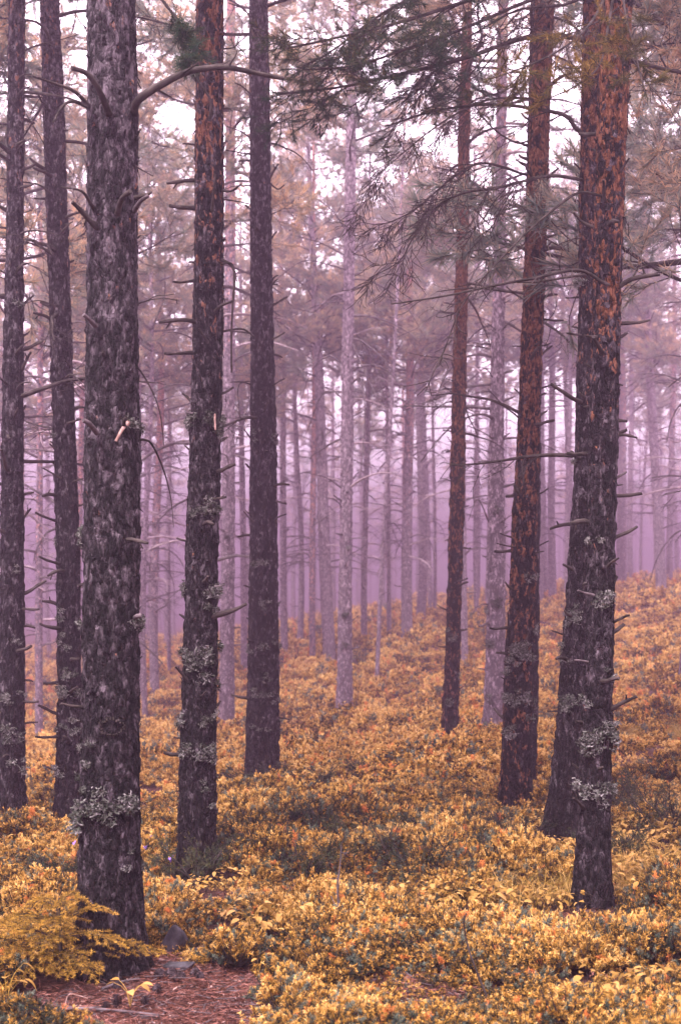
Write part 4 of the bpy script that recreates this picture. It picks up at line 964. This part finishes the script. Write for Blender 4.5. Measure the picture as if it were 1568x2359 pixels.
g_ = np.random.default_rng(99)
def jun_layer(y0, y1, step, s0, s1, thin=0.0):
    p = field(y0, y1, step, g_)
    keep = ~bare(p) & trunk_clear(p, .07) & (g_.random(len(p)) > thin)
    lf = leafy_here(p) | grassy(p)
    keep &= ~(lf & (g_.random(len(p)) < .72))
    keep &= mound(p[:, 0], p[:, 1]) > np.where(p[:, 1] < 9, g_.uniform(-.15, .22, len(p)), g_.uniform(.12, .46, len(p)))
    # keep the thick trunk's foot free
    keep &= ~((np.abs(p[:, 0] - A_g[0]) < .34) & (p[:, 1] < A_g[1] + .05) & (p[:, 1] > A_g[1] - .6))
    return p[keep], s0, s1
def cat(parts): return [np.concatenate(q) for q in zip(*parts)]
near_parts = [lay(*(lambda q: (q[0], g_, q[1], q[2]))(jun_layer(*a)), mounds=True) for a in ((4.0, 8.5, .115, .75, 1.2), (8.5, 13, .15, .85, 1.4))]
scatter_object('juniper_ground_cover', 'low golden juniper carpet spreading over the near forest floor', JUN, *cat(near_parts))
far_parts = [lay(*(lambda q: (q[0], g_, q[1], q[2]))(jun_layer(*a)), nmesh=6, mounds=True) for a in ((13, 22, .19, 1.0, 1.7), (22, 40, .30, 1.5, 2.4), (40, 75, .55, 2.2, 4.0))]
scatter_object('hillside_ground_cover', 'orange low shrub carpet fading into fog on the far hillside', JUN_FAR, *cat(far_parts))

p = field(4.2, 17, .10, g_); p = p[leafy_here(p) & ~bare(p) & trunk_clear(p, .06) & (g_.random(len(p)) < .62)]
scatter_object('broadleaf_ground_cover', 'patches of yellow broad leaved plants among the junipers', LEAFC, *lay(p, g_, .7, 1.25, -.02, .9, 7))
p = field(4.2, 22, .085, g_); p = p[grassy(p) & trunk_clear(p, .02) & (g_.random(len(p)) < .6)]
scatter_object('dry_grass', 'dry yellow grass at the foot of the right foreground pine and up the slope', GRASS, *lay(p, g_, .6, 1.2, .0, .9, 6))
p = field(4.2, 20, .09, g_); p = p[(bare(p) | ((mound(p[:, 0], p[:, 1]) < .22) & (g_.random(len(p)) < .5))) & trunk_clear(p, .0)]
scatter_object('fallen_needles', 'red brown fallen needles on the bare patches of floor', LITTER, *lay(p, g_, .8, 1.3, .0, .7, 6, .05))

def forest_tree(rng):
    mb = MB(); h = rng.uniform(14, 17); tube(mb, spline([(0, 0, -.3), (rng.normal() * .1, rng.normal() * .1, h * .5), (0, 0, h)], 8), np.linspace(.16, .02, 8), 7, 0)
    for k in range(16):
        z = h * rng.uniform(.5, .99); a = rng.uniform(0, 6.283); L = 2.1 * (1.05 - (z / h - .38) / .62) * rng.uniform(.6, 1.1) + .2; e = np.array([math.cos(a) * L, math.sin(a) * L, z + L * rng.uniform(-.1, .4)])
        P = spline([(0, 0, z), e * [.5, .5, 1] - [0, 0, .1], e], 6); tube(mb, P, np.linspace(.025, .006, 6), 3, 0, .5, False)
        m = 70; t = rng.uniform(.25, 1, m); i0 = np.minimum((t * 5).astype(int), 5); o = P[i0] + rng.normal(size=(m, 3)) * .22 * L * .5
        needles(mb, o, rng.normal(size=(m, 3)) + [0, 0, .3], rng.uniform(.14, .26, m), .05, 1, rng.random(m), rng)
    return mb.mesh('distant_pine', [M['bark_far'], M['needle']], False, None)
fr = np.random.default_rng(61); FT = [forest_tree(fr) for _ in range(5)]
pp = []
while len(pp) < 1500:
    x, y = fr.uniform(-150, 150), fr.uniform(-150, 175)
    if (y > 80 and abs(x) < .35 * y + 25) or (abs(x) > .42 * max(y, 0) + 6 and y > -8 and abs(x) > 7) or y < -7: pp.append((x, y))
pp = np.array(pp); pz = ground_z(pp[:, 0], pp[:, 1]); fs = fr.uniform(.8, 1.08, len(pp))
scatter_object('distant_forest', 'far pine wood closing in behind the fog on every side', FT, np.column_stack([pp, pz]), np.column_stack([fr.normal(size=(len(pp), 2)) * .02, fr.uniform(0, 6.28, len(pp))]), np.stack([fs, fs, fs], -1), fr.integers(0, 5, len(pp)))

# ------------------------------------------------------------------ single shrubs and plants
def shrub(px, py, size, label, seed, tone='juniper', hgt=1.0):
    rng = np.random.default_rng(500 + seed); g = on_ground(px, py)
    root = thing('juniper_shrub', label, 'shrub', (g[0], g[1], g[2]), 'junipers standing above the ground cover')
    st, fo = MB(), MB()
    for s in range(9):
        a = rng.uniform(0, 6.283); e = np.array([math.cos(a) * size * rng.uniform(.4, 1), math.sin(a) * size * rng.uniform(.4, 1), size * hgt * rng.uniform(.55, 1.05)])
        P = spline([np.zeros(3), e * [.35, .35, .3] + rng.normal(size=3) * .03, e * [.7, .7, .65], e], 10); tube(st, P, np.linspace(.008, .002, 10), 5)
        for k in range(13):
            t = rng.uniform(.3, 1); b = P[int(t * 9)]; d = unit(e * [1, 1, .3] + rng.normal(size=3) * size * .7); L = size * .3 * rng.uniform(.5, 1.1); q = spline([b, b + d * L * .5 + [0, 0, .01], b + d * L + [0, 0, .03]], 5)
            tube(st, q, np.linspace(.003, .0012, 5), 3, 0, .5, False)
            for j in range(6):
                u = rng.uniform(.25, 1); o = q[int(u * 4)]; dd = unit(d + rng.normal(size=3) * .7 + [0, 0, .4]); m = 14; tt = rng.random(m); l = rng.uniform(.03, .055)
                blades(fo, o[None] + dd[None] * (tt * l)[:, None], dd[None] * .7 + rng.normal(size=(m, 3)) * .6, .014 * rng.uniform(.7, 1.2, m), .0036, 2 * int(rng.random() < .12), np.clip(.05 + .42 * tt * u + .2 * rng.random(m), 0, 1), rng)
    obj('stem', st.mesh('stem', [M['wood_dark']], True), root)
    obj('foliage', fo.mesh('foliage', [M[tone], M['wood_dark'], M['juniper_blue']]), root)
for k, (x, y, s, lab, h) in enumerate([
    (600, 1835, .30, 'dark olive juniper bush below the stub covered pine', .8), (690, 1830, .34, 'wide dark juniper bush right of the stub covered pine foot', .7), (745, 1765, .42, 'open juniper bush with bare stems mid clearing', .8),
    (1075, 1735, .30, 'juniper bush at the foot of the thin reddish pine', 1.0), (960, 2050, .30, 'largest dark green juniper bush in the centre foreground', .8), (850, 2010, .28, 'dark juniper bush left of the largest centre one', .8),
    (1065, 2040, .26, 'dark juniper bush right of the largest centre one', .8), (450, 2045, .22, 'small juniper hiding the foot of the dark lichened pine', 1.0), (1480, 1905, .36, 'dark juniper bush behind the right foreground pine', .8), (1545, 1930, .34, 'dark juniper bush at the right edge', .9),
    (320, 1910, .2, 'small juniper just right of the thickest trunk', .9), (1140, 1790, .30, 'low juniper bush left of the brown leaning pine foot', .7), (860, 1800, .30, 'low juniper bush in the middle of the clearing', .6),
    (85, 1880, .3, 'tall thin juniper between the two leftmost trunks', 1.1), (1430, 1350, .5, 'pale juniper on the misty slope right of the front pine', 1.0), (830, 1560, .6, 'young misty juniper beside the lone clearing pine', 1.3), (1190, 1960, .26, 'juniper bush below the brown leaning pine', .8), (880, 2130, .2, 'small juniper right of the upright dead stick', .8),
    (1000, 1960, .26, 'dark juniper bush behind the largest centre one', .8), (800, 1950, .24, 'dark juniper bush right of the rounded grey stone', .8), (560, 1800, .26, 'dark juniper bush left of the stub covered pine foot', .8), (1130, 1990, .24, 'dark juniper bush under the thin bare stem', .8), (520, 1960, .2, 'dark juniper bush right of the dark lichened pine', .8), (950, 1760, .34, 'dark juniper bush left of the thin reddish pine', .7), (1420, 1990, .24, 'dark juniper bush close right of the right foreground pine', .9), (130, 2060, .22, 'dark juniper bush left of the thickest trunk', .8), (700, 2040, .22, 'dark juniper bush left of the upright dead stick', .8)]):
    shrub(x, y, s * 1.4, lab, k, 'juniper_dark' if 'dark' in lab or k % 3 == 0 else 'juniper', hgt=h)

LEAVES = [leaf_mesh(jr, .062, .044, b_).mesh('leaf', [M['broad']], True) for b_ in (.3, .55, .8, 1.0)]
def leafy_plant(px, py, n, s, label, seed):
    rng = np.random.default_rng(700 + seed); g = on_ground(px, py); root = thing('broadleaf_plant', label, 'plant', tuple(g), 'broad leaved yellow plants')
    mb = MB()
    for k in range(n):
        a = 2.4 * k + rng.normal() * .3; rr = s * rng.uniform(.25, 1.0); h = s * rng.uniform(.8, 1.5); e = np.array([math.cos(a) * rr, math.sin(a) * rr, h])
        tube(mb, spline([np.zeros(3), e * [.3, .3, .7], e], 5), [.002, .0018, .0016, .0014, .0012], 4, 0)
        z = rng.uniform(.7, 1.15) * min(1, s / .12)
        obj('leaf', LEAVES[rng.integers(4)], root, tuple(e), (rng.normal() * .3, rng.uniform(-.25, .5), a + rng.normal() * .5), (z, z, z))
    obj('stem', mb.mesh('stem', [M['grass']], True), root)
for k, (x, y, n, s, lab) in enumerate([
    (585, 2165, 11, .13, 'yellow broad leaved plant above the dark stone'), (650, 2160, 9, .12, 'yellow broad leaved plant left of the upright dead stick'), (930, 2065, 7, .11, 'two tall pale leaves plant in the centre dark junipers'),
    (1015, 2105, 10, .11, 'broad leaved plant in front of the dark centre junipers'), (1110, 2110, 10, .12, 'yellow leafy cluster left of the dry grass'), (1195, 2110, 9, .11, 'leafy cluster right below the dry grass'),
    (1305, 1925, 10, .16, 'tall yellow leafy sprout between the right pair of trunks'), (1258, 1935, 8, .12, 'leafy plant left of the right pair foot'), (1480, 2100, 9, .13, 'broad yellow leaves right of the right foreground pine'),
    (1410, 2235, 6, .10, 'lone broad leaves among junipers at lower right'), (735, 2262, 4, .10, 'single upright leaf plant at the edge of the bare patch'), (596, 2258, 4, .08, 'small single leaf plant at the top edge of the bare patch'),
    (15, 2335, 9, .14, 'round leaved plant at the bottom left corner'), (740, 1870, 12, .14, 'bright yellow leaf cluster in the mid clearing'), (830, 1880, 12, .14, 'second bright leaf cluster right of the mid clearing one'),
    (60, 1990, 11, .14, 'leaf cluster at the far left behind the thickest trunk'), (385, 1985, 9, .12, 'leaf cluster between the thickest trunk and dark lichened one'), (1065, 1985, 8, .12, 'leaf cluster right of centre beneath the reddish pine'), (300, 2325, 6, .08, 'pointed green sprout beside the pine cones')]):
    leafy_plant(x, y, n, s, lab, k)

def spruce(px, py):
    rng = np.random.default_rng(31); g = on_ground(px, py)
    root = thing('spruce_sapling', 'bushy golden young spruce in the bottom left corner', 'sapling', (g[0], g[1], g[2] - .02))
    mb = MB(); h = .40; tube(mb, spline([(0, 0, 0), (.01, 0, .2), (.0, .01, h)], 8), np.linspace(.011, .004, 8), 7); obj('stem', mb.mesh('stem', [M['wood_dark']], True), root)
    k = 0
    for z, n, L in ((.09, 6, .46), (.15, 7, .48), (.22, 7, .40), (.29, 6, .30), (.36, 5, .17)):
        for i in range(n):
            a = 2 * math.pi * (i + rng.random() * .5) / n + z * 9; d = np.array([math.cos(a), math.sin(a), rng.uniform(0., .25)]); k += 1
            wb, nb = MB(), MB()
            P = spline([np.array([0, 0, z]), np.array([0, 0, z]) + d * L * .5 + [0, 0, .03], np.array([0, 0, z]) + d * L * rng.uniform(.85, 1.1) + [0, 0, -.02]], 9)
            def twig(Q, r0):
                tube(wb, Q, np.linspace(r0, .0012, len(Q)), 4); m = int(np.linalg.norm(Q[-1] - Q[0]) * 900) + 8
                tt = rng.random(m) * (len(Q) - 1.001); i0 = tt.astype(int); o = Q[i0] + (Q[i0 + 1] - Q[i0]) * (tt - i0)[:, None]; T = unit(Q[i0 + 1] - Q[i0])
                needles(nb, o, T * .7 + rng.normal(size=(m, 3)) * [.6, .6, .42] + [0, 0, .15], rng.uniform(.013, .021, m), .003, 0, np.clip(.22 + .6 * tt / len(Q) + rng.normal(size=m) * .2, 0, 1), rng)
            twig(P, .004)
            for j in range(12):
                t = .18 + .78 * j / 12; b = P[int(t * 8)]; sd = unit(np.cross(d, [0, 0, 1])) * (1 if j % 2 else -1); l = L * .42 * (1.15 - t)
                dd = unit(d * .75 + sd * .8 + [0, 0, rng.normal() * .15]); twig(spline([b, b + dd * l * .5, b + dd * l + [0, 0, -.01]], 5), .002)
            bo = obj('branch', wb.mesh('branch', [M['wood_dark']], True), root); obj('needles', nb.mesh('needles', [M['spruce']]), bo)
spruce(135, 2262)

# ------------------------------------------------------------------ stones, cones, sticks, flowers
def stone(px, py, sx, sy, sz, label, seed, mat='rock'):
    rng = np.random.default_rng(seed); g = on_ground(px, py); n1, n2 = 20, 14
    import bmesh
    bm = bmesh.new()
    for k in range(9):                                    # a broken block: the hull of a few uneven corners
        d = unit(rng.normal(size=3)); d = np.sign(d) * np.abs(d) ** .7 * rng.uniform(.8, 1.15)
        bm.verts.new((d[0] * sx, d[1] * sy, d[2] * sz * (1.25 if d[0] > 0 else .7)))
    bmesh.ops.convex_hull(bm, input=bm.verts)
    bmesh.ops.delete(bm, geom=[v for v in bm.verts if not v.link_faces], context='VERTS')
    bmesh.ops.bevel(bm, geom=bm.edges[:], offset=min(sx, sy, sz) * .08, segments=1, affect='EDGES')
    bmesh.ops.triangulate(bm, faces=bm.faces[:]); bm.verts.index_update()
    mb = MB(); mb.add([v.co[:] for v in bm.verts], [[v.index for v in f.verts] for f in bm.faces]); bm.free()
    o = obj('stone', mb.mesh('stone', [M[mat]], False), None, (g[0], g[1], g[2] + sz * .45), (0, 0, rng.uniform(-.6, .6))); tag(o, label, 'stone')
stone(397, 2200, .095, .08, .085, 'dark wedge shaped stone right of the thickest trunk foot', 1)
stone(410, 2238, .085, .05, .035, 'flat dark stone behind the row of pine cones', 2)
stone(470, 2205, .10, .07, .035, 'lichen speckled low stone beside the dark wedge stone', 6)
stone(680, 1940, .075, .06, .055, 'rounded grey stone in the middle foreground junipers', 3)
stone(402, 1880, .06, .05, .05, 'small dark stone on the bare patch left of the dark lichened pine', 4)
for k, x in enumerate((340, 358, 375)):
    stone(x, 1733, .06, .05, .018, '%s of three pale stones on the floor right of the thickest trunk' % ('leftmost', 'middle one', 'rightmost')[k], 20 + k, 'pale_rock')

def cone_mesh(rng):
    mb = MB(); L, Wd = .05, .019; tube(mb, spline([(0, 0, 0), (0, 0, L * .5), (0, 0, L)], 6), [Wd * .5, Wd * .6, Wd * .6, Wd * .5, Wd * .3, .003], 6)
    for k in range(70):
        t = k / 70; z = L * t; a = 2.39996 * k; r = Wd * math.sin(math.pi * (.12 + .86 * t)) ** .7
        d = np.array([math.cos(a), math.sin(a), .35]); s = np.array([-math.sin(a), math.cos(a), 0]); o = np.array([0, 0, z]) + d * r * .5; e = np.array([0, 0, z]) + d * r * 1.15; w = .0048
        mb.add([o - s * w * .4, o + s * w * .4, e + s * w, e - s * w, e + d * .002 + [0, 0, .002]], [[0, 1, 2, 3]], 0); mb.add([e + s * w, e - s * w, e + d * .003 - [0, 0, .003], o - [0, 0, .002]], [[0, 2, 1, 1][:3], [0, 3, 2]], 0)
    return mb.mesh('pine_cone', [M['cone']])
CONES = [cone_mesh(jr) for _ in range(2)]
cones = [(245, 2332, 'darkest pine cone standing upright near the bottom left'), (266, 2324, 'small pine cone right beside the darkest upright one'), (336, 2322, 'upright pine cone alone in the middle of the bare patch'),
         (275, 2284, 'grey pine cone lying on the fallen stick left of the bare patch'), (358, 2294, 'grey open pine cone in the centre of the bare patch'), (368, 2254, 'first pine cone from the left in the row below the flat stone'),
         (389, 2258, 'second pine cone in the row below the flat stone'), (404, 2266, 'third pine cone in the row below the flat stone'), (424, 2260, 'fourth pine cone in the row below the flat stone'),
         (441, 2257, 'fifth pine cone in the row below the flat stone'), (459, 2258, 'last pine cone in the row below the flat stone'), (330, 2230, 'pine cone at the right foot of the thickest trunk'), (595, 2268, 'pine cone at the right end of the bare patch'), (652, 2256, 'rightmost pine cone, under the juniper edge')]
for k, (x, y, lab) in enumerate(cones):
    g = on_ground(x, y); rr = np.random.default_rng(900 + k); s = rr.uniform(.8, 1.15)
    up = k in (0, 1, 2)
    o = obj('pine_cone', CONES[k % 2], None, (g[0], g[1], g[2] + (.004 if up else .018)), ((rr.normal() * .25 if up else 1.45), rr.normal() * .2, rr.uniform(0, 6.28)), (s, s, s)); tag(o, lab, 'pine cone', 'pine cones on the bare patch')

def stick(pts, r0, r1, label, seed, twigs=0, wood='wood_grey', name='dead_stick', tlen=.15):
    rng = np.random.default_rng(seed); P = np.array(pts, float); g = P[0].copy(); mb = MB()
    q = P - g
    if twigs: grow(mb, None, q, r0, r1, rng, twigs, tlen, level=1, droop=.1, sides=6, vert=.6)
    else: tube(mb, spline(q, 4 * len(q)), np.linspace(r0, r1, 4 * len(q)) * rng.uniform(.9, 1.1, 4 * len(q)), 6)
    tag(obj(name, mb.mesh(name, [M[wood]], True), None, tuple(g)), label, 'stick')
g = on_ground(767, 2190); Y = g[1]
stick([g - [0, 0, .03], at(772, 2150, Y), at(779, 2090, Y + .02), at(777, 2040, Y + .02), at(783, 1995, Y + .03), at(786, 1950, Y + .04)], .010, .003, 'upright dead stick with grey bark in the centre foreground', 1, 4, tlen=.12)
g = on_ground(1138, 2330); Y = 5.75
stick([np.array([(1140 - CX) / FPX * Y, Y, gz((1140 - CX) / FPX * Y, Y) - .02]), at(1130, 2320, Y), at(1100, 2245, Y), at(1080, 2190, Y + .02), at(1068, 2130, Y + .05), at(1074, 2105, Y + .05)], .006, .003, 'thin dark leaning twig rising from the bottom edge', 2, 0, 'wood_dark')
g = on_ground(1100, 2060); Y = g[1]
stick([g, at(1088, 1985, Y), at(1075, 1950, Y), at(1070, 1890, Y), at(1072, 1855, Y)], .003, .0015, 'thin bare stem rising from the dark centre junipers', 3, 3, 'wood_dark', tlen=.1)
def flat_stick(x0, y0, x1, y1, r, label, seed, wood='wood_grey', twigs=2):
    a, b = on_ground(x0, y0), on_ground(x1, y1); rng = np.random.default_rng(seed)
    m = .5 * (a + b) + np.append(rng.normal(size=2) * .02, 0); m[2] = gz(m[0], m[1]); stick([a + [0, 0, r * 1.2], m + [0, 0, r * 1.6], b + [0, 0, r * 1.2]], r, r * .6, label, seed, twigs, wood, 'fallen_stick', .1)
flat_stick(80, 2333, 365, 2348, .010, 'grey fallen stick along the bottom of the bare patch', 11)
flat_stick(235, 2287, 322, 2262, .009, 'fallen stick lying behind the upright dark cone', 12)
flat_stick(20, 2322, 120, 2330, .008, 'lichen pale fallen stick under the golden spruce', 13)
flat_stick(900, 2085, 1010, 2070, .008, 'fallen stick below the two pale leaves', 14, 'wood_dark', 5)
flat_stick(760, 1765, 880, 1758, .010, 'dark fallen branch arching across the mid clearing', 15, 'wood_dark', 4)
flat_stick(400, 1748, 425, 1750, .012, 'short dark fallen log at the dark lichened pine', 16, 'wood_dark', 0)
flat_stick(610, 2350, 700, 2335, .006, 'thin fallen stick near the bottom centre', 17)
g = on_ground(138, 2356); Y = g[1]
stick([g, at(148, 2325, Y), at(158, 2293, Y), at(178, 2294, Y), at(202, 2301, Y)], .003, .002, 'bent pale grass stalk over the bare patch at bottom left', 18, 0, 'cut')

def flower(px, py, label, seed):
    rng = np.random.default_rng(seed); g = on_ground(px, py); root = thing('violet_flower', label, 'flower', tuple(g), 'violet flowers in the left ground cover')
    mb = MB(); h = .16; tube(mb, [(0, 0, 0), (.006, 0, h * .5), (0, .005, h)], [.0016, .0014, .001], 4); obj('stem', mb.mesh('stem', [M['grass']]), root)
    for k in range(5):
        pm = leaf_mesh(rng, .032, .013, .1); o = obj('petal', pm.mesh('petal', [M['flower']]), root, (0, .005, h - k * .006), (0, -.9, 2 * math.pi * k / 5))
for k, (x, y, lab) in enumerate([(35, 1950, 'leftmost violet flower in the ground cover at the left edge'), (50, 1948, 'violet flower second from the left edge'), (335, 2010, 'violet flower close right of the thickest trunk'), (170, 2000, 'violet flower close left of the thickest trunk'), (345, 1985, 'upper violet flower right of the thickest trunk'), (392, 2040, 'violet flower below the dark lichened pine')]):
    flower(x, y, lab, 40 + k)

# ------------------------------------------------------------------ the mist
def haze():
    x, y0, y1, z0, z1 = 470.0, -200.0, 440.0, -5.0, 25.5
    V = [(sx * x, yy, zz) for zz in (z0, z1) for yy in (y0, y1) for sx in (-1, 1)]
    mb = MB(); mb.add(V, [[0, 2, 3, 1], [4, 5, 7, 6], [0, 1, 5, 4], [2, 6, 7, 3], [0, 4, 6, 2], [1, 3, 7, 5]])
    m = bpy.data.materials.new('mist'); m.use_nodes = True; nt = m.node_tree; nt.nodes.clear()
    pv = nt.nodes.new('ShaderNodeVolumePrincipled'); out = nt.nodes.new('ShaderNodeOutputMaterial')
    pv.inputs['Color'].default_value = (0.235, 0.165, 0.235, 1); pv.inputs['Density'].default_value = HAZE_DENSITY; pv.inputs['Anisotropy'].default_value = 0.6
    nt.links.new(pv.outputs[0], out.inputs['Volume'])
    m.cycles.homogeneous_volume = True
    o = obj('haze', mb.mesh('haze', [m])); o['kind'] = 'stuff'; o['label'] = 'pink grey mist filling the whole forest'
haze()
